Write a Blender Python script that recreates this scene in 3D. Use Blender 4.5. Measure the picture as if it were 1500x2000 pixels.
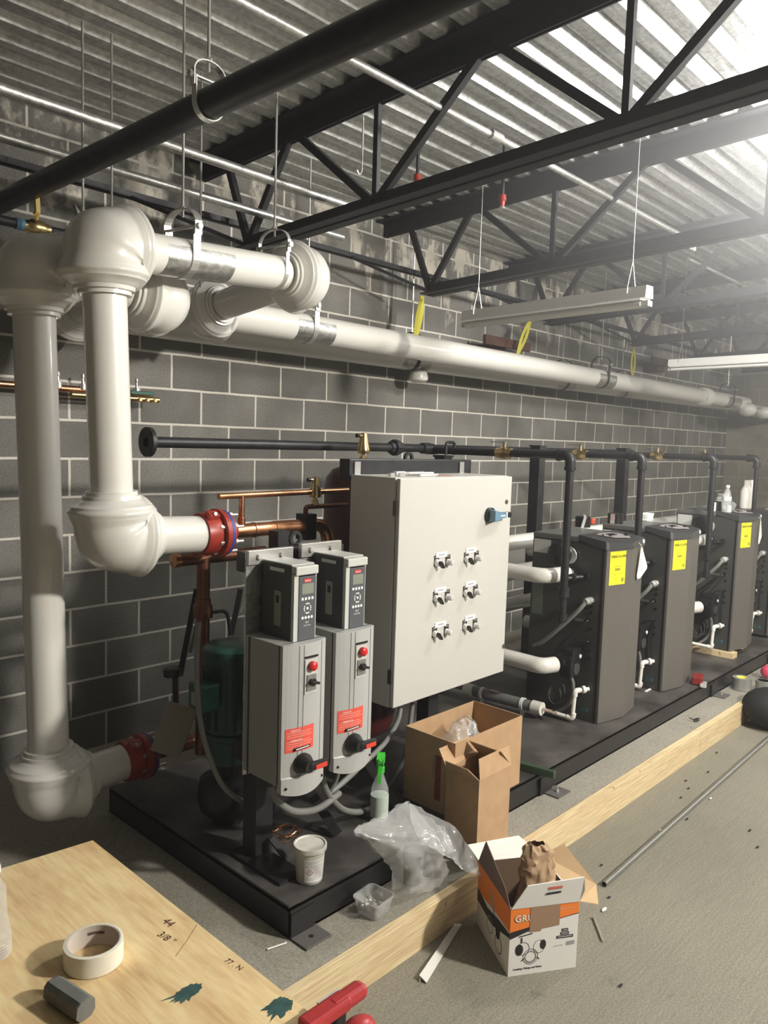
import bpy, bmesh, math, random
from mathutils import Vector as V, Matrix, noise
random.seed(7)
PI = math.pi
S = bpy.context.scene
for o in list(bpy.data.objects): bpy.data.objects.remove(o)

# ------------------------------------------------------------------ camera, exposure, world, lights
CAM = V((-2.4764, -4.0363, 1.770)); FPX = 1516.3
yaw, pit, rol = 0.819521, -0.090936, 0.031195
DV = V((math.sin(yaw)*math.cos(pit), math.cos(yaw)*math.cos(pit), math.sin(pit)))
_r = V((math.cos(yaw), -math.sin(yaw), 0)); _u = _r.cross(DV)
RV = _r*math.cos(rol)+_u*math.sin(rol); UV = -_r*math.sin(rol)+_u*math.cos(rol)
cd = bpy.data.cameras.new('camera'); co = bpy.data.objects.new('camera', cd); S.collection.objects.link(co)
cd.sensor_fit = 'HORIZONTAL'; cd.sensor_width = 36; cd.lens = FPX/1500*36; cd.clip_start = .02
M = Matrix((RV, UV, -DV)).transposed().to_4x4(); M.translation = CAM; co.matrix_world = M
S.camera = co
S.view_settings.view_transform = 'Standard'; S.view_settings.look = 'None'
S.view_settings.exposure = 0.0; S.view_settings.gamma = 1.0; S.view_settings.use_curve_mapping = False
w = bpy.data.worlds.new('world'); S.world = w; w.use_nodes = True
w.node_tree.nodes['Background'].inputs[0].default_value = (.9, .93, 1, 1); w.node_tree.nodes['Background'].inputs[1].default_value = .01

def area_light(name, loc, aim, sx, sy, power, col):
    l = bpy.data.lights.new(name, 'AREA'); l.shape = 'RECTANGLE'; l.size = sx; l.size_y = sy; l.energy = power; l.color = col
    o = bpy.data.objects.new(name, l); S.collection.objects.link(o); o.location = loc
    o.rotation_euler = (V(aim)-V(loc)).to_track_quat('-Z', 'Y').to_euler(); return o
def bulb(name, loc, power, col, r):
    l = bpy.data.lights.new(name, 'POINT'); l.energy = power; l.color = col; l.shadow_soft_size = r
    o = bpy.data.objects.new(name, l); S.collection.objects.link(o); o.location = loc; return o
KEY = bulb('work_light', (.85, -6.0, 3.15), 1000, (1, .95, .87), .14)
SIDE = bulb('side_work_light', (1.85, -3.05, 3.17), 300, (1, .97, .93), .14)
FAR = bulb('far_light', (7.2, -5.0, 3.0), 260, (1, .97, .9), .2)
GLARE_HAZE = .13
S.cycles.volume_step_rate = 6; S.cycles.volume_max_steps = 24; w.cycles.volume_step_size = 1.0; S.cycles.volume_bounces = 0
# scattering air added to imitate lens glare, thickest around the side work light
nt = w.node_tree; vs_ = nt.nodes.new('ShaderNodeVolumeScatter'); vs_.inputs['Anisotropy'].default_value = .3; vs_.inputs['Color'].default_value = (.97, .98, 1, 1)
g_ = nt.nodes.new('ShaderNodeNewGeometry'); vd_ = nt.nodes.new('ShaderNodeVectorMath'); vd_.operation = 'DISTANCE'; nt.links.new(g_.outputs['Position'], vd_.inputs[0]); vd_.inputs[1].default_value = (SIDE.location.x-.1, SIDE.location.y, SIDE.location.z+.1)
m2_ = nt.nodes.new('ShaderNodeMapRange'); m2_.interpolation_type = 'SMOOTHSTEP'; nt.links.new(vd_.outputs['Value'], m2_.inputs[0])
for k_, v_ in ((1, .2), (2, 2.45), (3, GLARE_HAZE), (4, .007)): m2_.inputs[k_].default_value = v_
nt.links.new(m2_.outputs[0], vs_.inputs['Density']); nt.links.new(vs_.outputs[0], nt.nodes['World Output'].inputs['Volume'])

def ray(px, py): return DV+RV*((px-750)/FPX)-UV*((py-1000)/FPX)
def at(px, py, x=None, y=None, z=None):
    v = ray(px, py)
    if x is not None: t = (x-CAM.x)/v.x
    elif y is not None: t = (y-CAM.y)/v.y
    else: t = (z-CAM.z)/v.z
    return CAM+v*t

# ------------------------------------------------------------------ materials
MATS = {}
def mat(name, col, rough=.5, metal=0, var=.0, vscale=8, bump=0, bscale=60, trans=0, coat=0, ior=1.45, alpha=1, streak=None):
    if name in MATS: return MATS[name]
    m = bpy.data.materials.new(name); m.use_nodes = True; MATS[name] = m
    nt = m.node_tree; b = nt.nodes['Principled BSDF']
    b.inputs['Base Color'].default_value = (*col, 1); b.inputs['Roughness'].default_value = rough
    b.inputs['Metallic'].default_value = metal; b.inputs['IOR'].default_value = ior
    b.inputs['Transmission Weight'].default_value = trans; b.inputs['Coat Weight'].default_value = coat
    b.inputs['Alpha'].default_value = alpha; b.inputs['Coat Roughness'].default_value = .06
    tc = nt.nodes.new('ShaderNodeTexCoord')
    src = tc.outputs['Object']
    if streak:
        mp = nt.nodes.new('ShaderNodeMapping'); mp.inputs['Scale'].default_value = streak
        nt.links.new(src, mp.inputs[0]); src = mp.outputs[0]
    if var:
        n = nt.nodes.new('ShaderNodeTexNoise'); n.inputs['Scale'].default_value = vscale; n.inputs['Detail'].default_value = 6
        nt.links.new(src, n.inputs['Vector'])
        r = nt.nodes.new('ShaderNodeValToRGB'); r.color_ramp.elements[0].position = .32; r.color_ramp.elements[1].position = .68
        r.color_ramp.elements[0].color = (*[c*(1-var) for c in col], 1); r.color_ramp.elements[1].color = (*[min(1, c*(1+var)) for c in col], 1)
        nt.links.new(n.outputs[0], r.inputs[0]); nt.links.new(r.outputs[0], b.inputs['Base Color'])
    if bump:
        n2 = nt.nodes.new('ShaderNodeTexNoise'); n2.inputs['Scale'].default_value = bscale; n2.inputs['Detail'].default_value = 4
        nt.links.new(src, n2.inputs['Vector'])
        bp = nt.nodes.new('ShaderNodeBump'); bp.inputs['Strength'].default_value = bump; bp.inputs['Distance'].default_value = .01
        nt.links.new(n2.outputs[0], bp.inputs['Height']); nt.links.new(bp.outputs[0], b.inputs['Normal'])
    return m

def N(nt, t, **k):
    n = nt.nodes.new(t)
    for a, v in k.items(): setattr(n, a, v)
    return n
def mixc(nt, fac, a, b, blend='MIX'):
    n = N(nt, 'ShaderNodeMix', data_type='RGBA', blend_type=blend)
    for s, v in ((0, fac), (6, a), (7, b)):
        if isinstance(v, bpy.types.NodeSocket): nt.links.new(v, n.inputs[s])
        else: n.inputs[s].default_value = v if s == 0 else (*v, 1)
    return n.outputs[2]
def ramp(nt, src, p0, p1, c0=(0, 0, 0), c1=(1, 1, 1)):
    r = N(nt, 'ShaderNodeValToRGB'); e = r.color_ramp.elements
    e[0].position = p0; e[1].position = p1; e[0].color = (*c0, 1); e[1].color = (*c1, 1); nt.links.new(src, r.inputs[0]); return r.outputs[0]
def noi(nt, vec, scale, detail=5, rough=.5):
    n = N(nt, 'ShaderNodeTexNoise'); n.inputs['Scale'].default_value = scale; n.inputs['Detail'].default_value = detail
    n.inputs['Roughness'].default_value = rough; nt.links.new(vec, n.inputs['Vector']); return n.outputs[0]

def cmu(name, c1, c2, mortar, axis='x', smears=True):
    m = bpy.data.materials.new(name); m.use_nodes = True; nt = m.node_tree; b = nt.nodes['Principled BSDF']; L = nt.links.new
    g = N(nt, 'ShaderNodeNewGeometry'); sp = N(nt, 'ShaderNodeSeparateXYZ'); L(g.outputs['Position'], sp.inputs[0])
    cb = N(nt, 'ShaderNodeCombineXYZ'); ad = N(nt, 'ShaderNodeMath', operation='ADD'); ad.inputs[1].default_value = .2032+.4064*40
    # a slight wobble so the joints are hand laid
    wob = noi(nt, g.outputs['Position'], 3.0, 2); ws = N(nt, 'ShaderNodeMath', operation='MULTIPLY_ADD'); L(wob, ws.inputs[0]); ws.inputs[1].default_value = .010; ws.inputs[2].default_value = -.005
    L(sp.outputs[0 if axis == 'x' else 1], ad.inputs[0])
    ax = N(nt, 'ShaderNodeMath', operation='ADD'); L(ad.outputs[0], ax.inputs[0]); L(ws.outputs[0], ax.inputs[1])
    az = N(nt, 'ShaderNodeMath', operation='ADD'); L(sp.outputs[2], az.inputs[0]); L(ws.outputs[0], az.inputs[1])
    L(ax.outputs[0], cb.inputs[0]); L(az.outputs[0], cb.inputs[1])
    br = N(nt, 'ShaderNodeTexBrick', offset=.5, offset_frequency=2); L(cb.outputs[0], br.inputs['Vector'])
    for k, v in (('Scale', 1), ('Mortar Size', .0070), ('Mortar Smooth', .15), ('Bias', 0), ('Brick Width', .4064), ('Row Height', .2032)): br.inputs[k].default_value = v
    br.inputs['Color1'].default_value = (*c1, 1); br.inputs['Color2'].default_value = (*c2, 1); br.inputs['Mortar'].default_value = (*mortar, 1)
    fine = noi(nt, g.outputs['Position'], 90, 4, .7); big = noi(nt, g.outputs['Position'], 2.2, 5)
    col = mixc(nt, .30, br.outputs['Color'], ramp(nt, fine, .25, .75), 'OVERLAY')
    col = mixc(nt, .22, col, ramp(nt, big, .3, .7), 'OVERLAY')
    if smears:
        # pale mortar smears, mostly in the upper courses
        mp = N(nt, 'ShaderNodeMapping'); mp.inputs['Scale'].default_value = (4.2, 1, 2.2); L(g.outputs['Position'], mp.inputs[0])
        sm = noi(nt, mp.outputs[0], 1.1, 7, .62)
        hz = N(nt, 'ShaderNodeMapRange'); L(sp.outputs[2], hz.inputs[0]); hz.inputs[1].default_value = 2.35; hz.inputs[2].default_value = 3.1; hz.inputs[3].default_value = -.12; hz.inputs[4].default_value = .075
        s2 = N(nt, 'ShaderNodeMath', operation='ADD'); L(sm, s2.inputs[0]); L(hz.outputs[0], s2.inputs[1])
        col = mixc(nt, ramp(nt, s2.outputs[0], .57, .64), col, (mortar[0]*.8, mortar[1]*.78, mortar[2]*.75))
        sm2 = noi(nt, g.outputs['Position'], 5.5, 8, .75)
        col = mixc(nt, ramp(nt, sm2, .70, .76), col, (mortar[0]*.55, mortar[1]*.53, mortar[2]*.5))
    L(col, b.inputs['Base Color']); b.inputs['Roughness'].default_value = .9; b.inputs['Specular IOR Level'].default_value = .25
    bp = N(nt, 'ShaderNodeBump'); bp.inputs['Strength'].default_value = .5; bp.inputs['Distance'].default_value = .004
    h = N(nt, 'ShaderNodeMath', operation='MULTIPLY_ADD'); L(fine, h.inputs[0]); h.inputs[1].default_value = .8; 
    L(br.outputs['Fac'], h.inputs[2]); L(h.outputs[0], bp.inputs['Height']); L(bp.outputs[0], b.inputs['Normal'])
    return m

def concrete(name, base, dark, broom=True):
    m = bpy.data.materials.new(name); m.use_nodes = True; nt = m.node_tree; b = nt.nodes['Principled BSDF']; L = nt.links.new
    g = N(nt, 'ShaderNodeNewGeometry'); P = g.outputs['Position']
    c = mixc(nt, ramp(nt, noi(nt, P, 1.3, 7, .6), .3, .7), dark, base)
    c = mixc(nt, ramp(nt, noi(nt, P, 9, 6, .7), .62, .74), c, tuple(x*.62 for x in dark))
    c = mixc(nt, .25, c, ramp(nt, noi(nt, P, 140, 3), .3, .7), 'OVERLAY')
    mp = N(nt, 'ShaderNodeMapping'); mp.inputs['Rotation'].default_value = (0, 0, .5); mp.inputs['Scale'].default_value = (1, 26, 1); L(P, mp.inputs[0])
    br = noi(nt, mp.outputs[0], 5, 3)
    if broom: c = mixc(nt, .07, c, ramp(nt, br, .35, .65), 'OVERLAY')
    L(c, b.inputs['Base Color']); b.inputs['Roughness'].default_value = .82
    bp = N(nt, 'ShaderNodeBump'); bp.inputs['Strength'].default_value = .14; bp.inputs['Distance'].default_value = .003
    L(br if broom else noi(nt, P, 60, 4), bp.inputs['Height']); L(bp.outputs[0], b.inputs['Normal']); return m

def galv(name, base=(.62, .63, .62), rough=.34):
    m = bpy.data.materials.new(name); m.use_nodes = True; nt = m.node_tree; b = nt.nodes['Principled BSDF']; L = nt.links.new
    g = N(nt, 'ShaderNodeNewGeometry'); mp = N(nt, 'ShaderNodeMapping'); mp.inputs['Scale'].default_value = (1.2, 14, 14); L(g.outputs['Position'], mp.inputs[0])
    n1 = noi(nt, mp.outputs[0], 2.4, 6, .65); n2 = noi(nt, g.outputs['Position'], 38, 4, .6)
    c = mixc(nt, ramp(nt, n1, .3, .7), tuple(x*.55 for x in base), base); c = mixc(nt, .2, c, ramp(nt, n2, .35, .65), 'OVERLAY')
    L(c, b.inputs['Base Color']); b.inputs['Metallic'].default_value = .88
    r = N(nt, 'ShaderNodeMapRange'); L(n1, r.inputs[0]); r.inputs[3].default_value = rough-.06; r.inputs[4].default_value = rough+.2; L(r.outputs[0], b.inputs['Roughness'])
    bp = N(nt, 'ShaderNodeBump'); bp.inputs['Strength'].default_value = .18; bp.inputs['Distance'].default_value = .01; L(n2, bp.inputs['Height']); L(bp.outputs[0], b.inputs['Normal'])
    return m

def wood(name, light, dark, scale=(1, 12, 1), ply=False):
    m = bpy.data.materials.new(name); m.use_nodes = True; nt = m.node_tree; b = nt.nodes['Principled BSDF']; L = nt.links.new
    g = N(nt, 'ShaderNodeNewGeometry'); mp = N(nt, 'ShaderNodeMapping'); mp.inputs['Scale'].default_value = scale; L(g.outputs['Position'], mp.inputs[0])
    n1 = noi(nt, mp.outputs[0], 2.1 if ply else 2.6, 4 if ply else 3, .55)
    wv = N(nt, 'ShaderNodeMath', operation='MULTIPLY'); L(n1, wv.inputs[0]); wv.inputs[1].default_value = 9 if ply else 11
    fr = N(nt, 'ShaderNodeMath', operation='PINGPONG'); L(wv.outputs[0], fr.inputs[0]); fr.inputs[1].default_value = 1
    c = mixc(nt, ramp(nt, fr.outputs[0], .1, .95), light, dark)
    if not ply:
        mp2 = N(nt, 'ShaderNodeMapping'); mp2.inputs['Scale'].default_value = (scale[0]*2, scale[1]*5, scale[2]*5); L(g.outputs['Position'], mp2.inputs[0])
        c = mixc(nt, .22, c, ramp(nt, noi(nt, mp2.outputs[0], 3, 4), .3, .7), 'OVERLAY'); c = mixc(nt, ramp(nt, noi(nt, g.outputs['Position'], 16, 3), .70, .76), c, (.30, .19, .09))
    else:
        c = mixc(nt, .30, c, mixc(nt, ramp(nt, noi(nt, g.outputs['Position'], 5, 6, .6), .45, .7), light, dark))
        mp3 = N(nt, 'ShaderNodeMapping'); mp3.inputs['Scale'].default_value = (60, 6, 1); L(g.outputs['Position'], mp3.inputs[0])
        c = mixc(nt, .18, c, ramp(nt, noi(nt, mp3.outputs[0], 2, 4), .3, .7), 'OVERLAY')
    L(c, b.inputs['Base Color']); b.inputs['Roughness'].default_value = .65; return m

PVC = mat('white_pvc_jacket', (.745, .73, .68), .3, coat=.8)
PVCF = mat('white_pvc_pipe', (.80, .78, .72), .3)
BLK = mat('black_steel', (.022, .022, .024), .42, .1, var=.25, vscale=20)
JST = mat('joist_black_primer', (.018, .018, .02), .55, var=.2, vscale=10)
SKT = mat('skid_top', (.062, .057, .053), .5, var=.55, vscale=5, bump=.15, bscale=30)
SKS = mat('skid_side', (.018, .017, .018), .38)
GAL = galv('galvanised_deck', (.70, .71, .69), .42); GALP = galv('galvanised_pipe', (.70, .70, .67), .3); ZINC = mat('bright_zinc', (.68, .67, .64), .28, .75)
CU = mat('copper', (.62, .30, .16), .3, 1, var=.35, vscale=9); CUD = mat('dark_copper', (.20, .085, .05), .4, .9, var=.3, vscale=10)
BRASS = mat('brass', (.70, .52, .25), .28, 1, var=.2, vscale=20); REDP = mat('red_paint', (.32, .035, .022), .35, var=.2, vscale=12)
BLUEG = mat('blue_gasket', (.03, .06, .28), .5); TANK = mat('dark_red_tank', (.075, .012, .012), .35, var=.2, vscale=3)
CREAM = mat('cream_enamel', (.52, .51, .475), .38); CREAMS = CREAM
VDK = mat('charcoal_plastic', (.060, .062, .066), .45); VLT = mat('light_grey_plastic', (.50, .51, .48), .4); VKEY = mat('keypad_slate', (.085, .09, .10), .4)
VSIL = mat('silver_grey_cover', (.42, .425, .41), .38, .1); LCD = mat('lcd_screen', (.22, .24, .19), .2); VLAB = mat('pale_rating_label', (.32, .31, .26), .5)
WHT = mat('white_print', (.8, .8, .77), .5); REDL = mat('red_warning_label', (.72, .09, .06), .5); REDB = mat('red_plastic', (.55, .02, .02), .3)
BLKP = mat('black_plastic', (.012, .012, .013), .35); CHR = mat('chrome', (.78, .78, .76), .22, .55); BLUH = mat('blue_grey_handle', (.13, .24, .33), .35)
PILOT = mat('clear_pilot_lens', (.8, .8, .78), .15, trans=.3); FLEX = mat('grey_conduit', (.19, .19, .18), .45)
BSIDE = mat('boiler_side_charcoal', (.060, .061, .056), .42, .2); BFRONT = mat('boiler_front_taupe', (.150, .138, .125), .4, .25); BTOP = mat('boiler_top_graphite', (.045, .046, .048), .35)
BTOPS = mat('boiler_lid_grey', (.12, .12, .115), .45); YEL = mat('yellow_label', (.92, .84, .03), .5); PURP = mat('display_plate', (.33, .30, .30), .3)
GRN = mat('green_motor_paint', (.010, .055, .040), .35, var=.2, vscale=8); GREENP = mat('bright_green_plastic', (.06, .50, .05), .35)
CARD = mat('brown_cardboard', (.42, .27, .15), .8, var=.08, vscale=14); CARDI = mat('cardboard_inside', (.46, .32, .18), .85, var=.06, vscale=10); KRAFT = mat('kraft_paper', (.36, .24, .14), .7, var=.12, vscale=16, bump=.3, bscale=14)
ORG = mat('orange_print', (.78, .20, .03), .5); BWHT = mat('box_white', (.72, .70, .66), .5); BBLK = mat('box_black', (.02, .018, .018), .5); PTAPE = mat('packing_tape', (.30, .19, .12), .25)
GREY = mat('grey_ink', (.30, .30, .29), .6); YSTR = mat('yellow_strap', (.55, .50, .06), .6); RUST = mat('rusty_steel', (.075, .035, .025), .7, var=.3, vscale=9)
def film(name, col, al):
    m = mat(name, col, .18, alpha=al, coat=.4); m.node_tree.nodes['Principled BSDF'].inputs['Specular IOR Level'].default_value = .9; return m
BAG = film('clear_film', (.62, .63, .62), .34); TUB = film('cloudy_tub_plastic', (.60, .61, .60), .40); BOT = film('clear_bottle', (.75, .78, .78), .30)
CMU = cmu('grey_block', (.150, .147, .134), (.210, .205, .186), (.64, .61, .54)); CMUT = cmu('tan_block', (.32, .30, .245), (.28, .26, .21), (.36, .34, .29), 'y', False)
CMUG = cmu('grey_block_end', (.15, .145, .135), (.19, .185, .175), (.42, .40, .35), 'y')
SLAB = concrete('slab_concrete', (.225, .209, .165), (.18, .168, .13)); PAD = concrete('pad_concrete', (.32, .30, .25), (.235, .22, .18), False)
PINE = wood('pine_board', (.68, .545, .33), (.60, .455, .255), (1, 14, 14)); PLY = wood('plywood', (.74, .57, .31), (.54, .36, .17), (2.2, .8, 1), True)

# ------------------------------------------------------------------ mesh building
WM = {}
class MB:
    def __init__(s): s.bm = bmesh.new(); s.mats = []
    def mi(s, m):
        if m is None: return 0
        if m not in s.mats: s.mats.append(m)
        return s.mats.index(m)
    def faces(s, vs, fs, m=None, smooth=False):
        b = [s.bm.verts.new(v) for v in vs]; k = s.mi(m)
        for f in fs:
            try: q = s.bm.faces.new([b[i] for i in f]); q.material_index = k; q.smooth = smooth
            except ValueError: pass
        return s
    def box(s, a, b, m=None, rot=None, piv=None, bev=0):
        a, b = V(a), V(b); vs = [V((x, y, z)) for x in (a.x, b.x) for y in (a.y, b.y) for z in (a.z, b.z)]
        if rot is not None:
            p = piv if piv is not None else (a+b)/2; vs = [rot @ (v-p)+p for v in vs]
        fs = [(0, 1, 3, 2), (4, 6, 7, 5), (0, 4, 5, 1), (2, 3, 7, 6), (0, 2, 6, 4), (1, 5, 7, 3)]
        if not bev: return s.faces(vs, fs, m)
        t = bmesh.new(); bb = [t.verts.new(v) for v in vs]
        for f in fs: t.faces.new([bb[i] for i in f])
        bmesh.ops.bevel(t, geom=list(t.edges), offset=bev, segments=2, affect='EDGES', profile=.5)
        t.verts.index_update(); s.faces([v.co.copy() for v in t.verts], [[v.index for v in f.verts] for f in t.faces], m); t.free(); return s
    def cbox(s, c, d, m=None, rot=None, bev=0):
        c, d = V(c), V(d)/2; return s.box(c-d, c+d, m, rot, c, bev)
    def frame(s, d):
        d = V(d).normalized(); a = V((0, 0, 1)) if abs(d.z) < .9 else V((1, 0, 0)); x = a.cross(d).normalized(); return x, d.cross(x)
    def rings(s, rings, m=None, cap=True, smooth=True, closed=False):
        n = len(rings[0]); vs = [p for r in rings for p in r]; fs = []
        R = len(rings)
        for i in range(R if closed else R-1):
            j = (i+1) % R
            for k in range(n): fs.append((i*n+k, i*n+(k+1) % n, j*n+(k+1) % n, j*n+k))
        b = [s.bm.verts.new(v) for v in vs]; mi = s.mi(m)
        for f in fs:
            try: q = s.bm.faces.new([b[i] for i in f]); q.material_index = mi; q.smooth = smooth
            except ValueError: pass
        if cap and not closed:
            for q in ([b[k] for k in range(n)][::-1], [b[(R-1)*n+k] for k in range(n)]):
                try: f = s.bm.faces.new(q); f.material_index = mi
                except ValueError: pass
        return s
    def cyl(s, p0, p1, r0, r1=None, m=None, seg=24, cap=True):
        r1 = r0 if r1 is None else r1; p0, p1 = V(p0), V(p1); x, y = s.frame(p1-p0)
        return s.rings([[p+(x*math.cos(t)+y*math.sin(t))*r for t in [2*PI*k/seg for k in range(seg)]] for p, r in ((p0, r0), (p1, r1))], m, cap)
    def lathe(s, o, ax, prof, m=None, seg=28, cap=True):   # prof: (dist along axis, radius)
        o = V(o); ax = V(ax).normalized(); x, y = s.frame(ax); rr = []
        for i, (h, r) in enumerate(prof): rr.append([o+ax*h+(x*math.cos(t)+y*math.sin(t))*max(r, 1e-4) for t in [2*PI*k/seg for k in range(seg)]])
        s.rings(rr, m, cap)
        return s
    def tube(s, pts, r, m=None, seg=14, cap=True, bend=0, radf=None):
        P = [V(p) for p in pts]
        if bend:
            Q = [P[0]]
            for i in range(1, len(P)-1):
                a, b, c = P[i-1], P[i], P[i+1]; u = (a-b); v_ = (c-b); l = min(bend, u.length*.49, v_.length*.49)
                u = u.normalized()*l; v_ = v_.normalized()*l
                for k in range(9): t = k/8; Q.append(b+u*(1-t)**2+v_*t*t)
            Q.append(P[-1]); P = Q
        if s_smooth(P): pass
        T = []
        for i in range(len(P)): T.append((P[min(i+1, len(P)-1)]-P[max(i-1, 0)]).normalized())
        x, y = s.frame(T[0]); rr = []
        for i, p in enumerate(P):
            if i:
                q = T[i-1].rotation_difference(T[i]); x = q @ x; y = q @ y
            rad = radf(i/(len(P)-1)) if radf else r
            rr.append([p+(x*math.cos(t)+y*math.sin(t))*rad for t in [2*PI*k/seg for k in range(seg)]])
        return s.rings(rr, m, cap)
    def prism(s, poly, d, m=None):    # poly: 3-D points, extruded by vector d
        n = len(poly); vs = [V(p) for p in poly]+[V(p)+V(d) for p in poly]
        return s.faces(vs, [tuple(range(n))[::-1], tuple(range(n, 2*n))]+[(i, (i+1) % n, (i+1) % n+n, i+n) for i in range(n)], m)
    def ball(s, c, r, m=None, sc=(1, 1, 1), seg=16):
        c = V(c); rr = []
        for i in range(1, seg//2+1):
            a = PI*(i-.5)/(seg//2); rr.append([c+V((math.sin(a)*math.cos(t)*r*sc[0], math.sin(a)*math.sin(t)*r*sc[1], math.cos(a)*r*sc[2])) for t in [2*PI*k/seg for k in range(seg)]])
        return s.rings(rr, m)
    def build(s, name, m=None, parent=None, local=False, kind=None, label=None, cat=None, group=None):
        bmesh.ops.recalc_face_normals(s.bm, faces=s.bm.faces)
        me = bpy.data.meshes.new(name); o = bpy.data.objects.new(name, me); S.collection.objects.link(o)
        if parent is not None:
            o.parent = parent; mw = WM[parent]
            if not local:
                inv = mw.inverted()
                for v in s.bm.verts: v.co = inv @ v.co
            WM[o] = mw.copy()
        else:
            if s.bm.verts:
                xs = [v.co for v in s.bm.verts]; c = V(((min(p.x for p in xs)+max(p.x for p in xs))/2, (min(p.y for p in xs)+max(p.y for p in xs))/2, min(p.z for p in xs)))
                for v in s.bm.verts: v.co -= c
                o.location = c; WM[o] = Matrix.Translation(c)
        s.bm.to_mesh(me); s.bm.free()
        for q in ([m] if m else [])+s.mats if not s.mats else s.mats: me.materials.append(q)
        if any(p.use_smooth for p in me.polygons):
            try: me.set_sharp_from_angle(angle=math.radians(38))
            except Exception: pass
        if kind: o['kind'] = kind
        if label: o['label'] = label
        if cat: o['category'] = cat
        if group: o['group'] = group
        return o
def s_smooth(P): return False
def thing(name, label, cat, loc=(0, 0, 0), rz=0, group=None):
    o = bpy.data.objects.new(name, None); S.collection.objects.link(o); o.location = loc; o.rotation_euler = (0, 0, rz)
    o.empty_display_size = .05; o['label'] = label; o['category'] = cat
    if group: o['group'] = group
    WM[o] = Matrix.Translation(V(loc)) @ Matrix.Rotation(rz, 4, 'Z'); return o
def dup(root, loc=None, label=None, rz=None, group=None):
    def cp(o, par):
        c = o.copy(); S.collection.objects.link(c); c.parent = par; WM[c] = WM[o]
        for ch in [q for q in bpy.data.objects if q.parent == o]: cp(ch, c)
        return c
    r = cp(root, None)
    if loc is not None: r.location = loc
    if rz is not None: r.rotation_euler = (0, 0, rz)
    if label: r['label'] = label
    if group: r['group'] = group
    return r
def text(body, size, m, parent, org, xd, yd, ext=.0004, name='lettering', align='LEFT', sx=1, local=False):
    cu = bpy.data.curves.new('t', 'FONT'); cu.body = body; cu.size = size; cu.extrude = ext; cu.align_x = align; cu.resolution_u = 2
    t = bpy.data.objects.new('t', cu); S.collection.objects.link(t)
    dg = bpy.context.evaluated_depsgraph_get(); me = bpy.data.meshes.new_from_object(t.evaluated_get(dg)); bpy.data.objects.remove(t); bpy.data.curves.remove(cu)
    xd, yd = V(xd).normalized(), V(yd).normalized(); zd = xd.cross(yd)
    R = Matrix((xd*sx, yd, zd)).transposed().to_4x4(); R.translation = V(org)
    o = bpy.data.objects.new(name, me); S.collection.objects.link(o); me.materials.clear(); me.materials.append(m)
    if parent is not None:
        o.parent = parent; me.transform(R if local else WM[parent].inverted() @ R); WM[o] = WM[parent]
    else: me.transform(R)
    return o
X, Y, Z = V((1, 0, 0)), V((0, 1, 0)), V((0, 0, 1))
ROOF = lambda y: 3.352-.045*y          # underside of the deck ribs
BC = lambda y: 2.778-.043*y            # underside of the joist bottom chords

# ------------------------------------------------------------------ the shell
MB().box((-6, -9, -.12), (8.9, 0, 0)).build('floor', SLAB, kind='structure')
MB().box((-6, 0, -.12), (9.1, .2, 4.2)).build('wall_back', CMU, kind='structure')
MB().box((8.9, -9, -.12), (9.1, 0, 4.2)).build('wall_right', CMUT, kind='structure')
MB().box((-6.2, -9, -.12), (-6, .2, 4.2)).build('wall_left', mat('dark_wall', (.035, .035, .034), .9), kind='structure')
MB().box((-6, -9.2, -.12), (9.1, -9, 4.2)).build('wall_front', mat('dark_wall', (.035, .035, .034), .9), kind='structure')
MB().box((-2.1, -2.372, 0), (8.6, -.3, .14)).build('floor', PAD, kind='structure')   # raised housekeeping pad
b = MB(); prof = []; p = .1524; n = int(9.0/p)+1
for i in range(n):
    y0 = -i*p
    for dy, h in ((0, 0), (-.070, 0), (-.108, .050), (-.134, .050)): prof.append((max(y0+dy, -9.0), ROOF(y0+dy)+h))
vs = [V((x, y, z)) for x in (-6, 8.9) for y, z in prof]; k = len(prof)
b.faces(vs, [(i, i+1, k+i+1, k+i) for i in range(k-1)]); b.build('ceiling', GAL, kind='structure')
MB().box((-6.2, -9.2, 4.2), (9.1, .2, 4.3)).build('ceiling', mat('roof_board', (.1, .1, .1), .9), kind='structure')

# form boards along the pad
for (x0, x1, lb) in ((-2.1, 2.03, 'long yellow pine form board along the pad, nearest the plywood'), (2.034, 6.9, 'far pine form board continuing the pad edge beside the black bag')):
    MB().box((x0, -2.412, 0), (x1, -2.374, .141), bev=.002).build('form_board', PINE, label=lb, cat='board', group='form boards on the pad edge')

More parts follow.
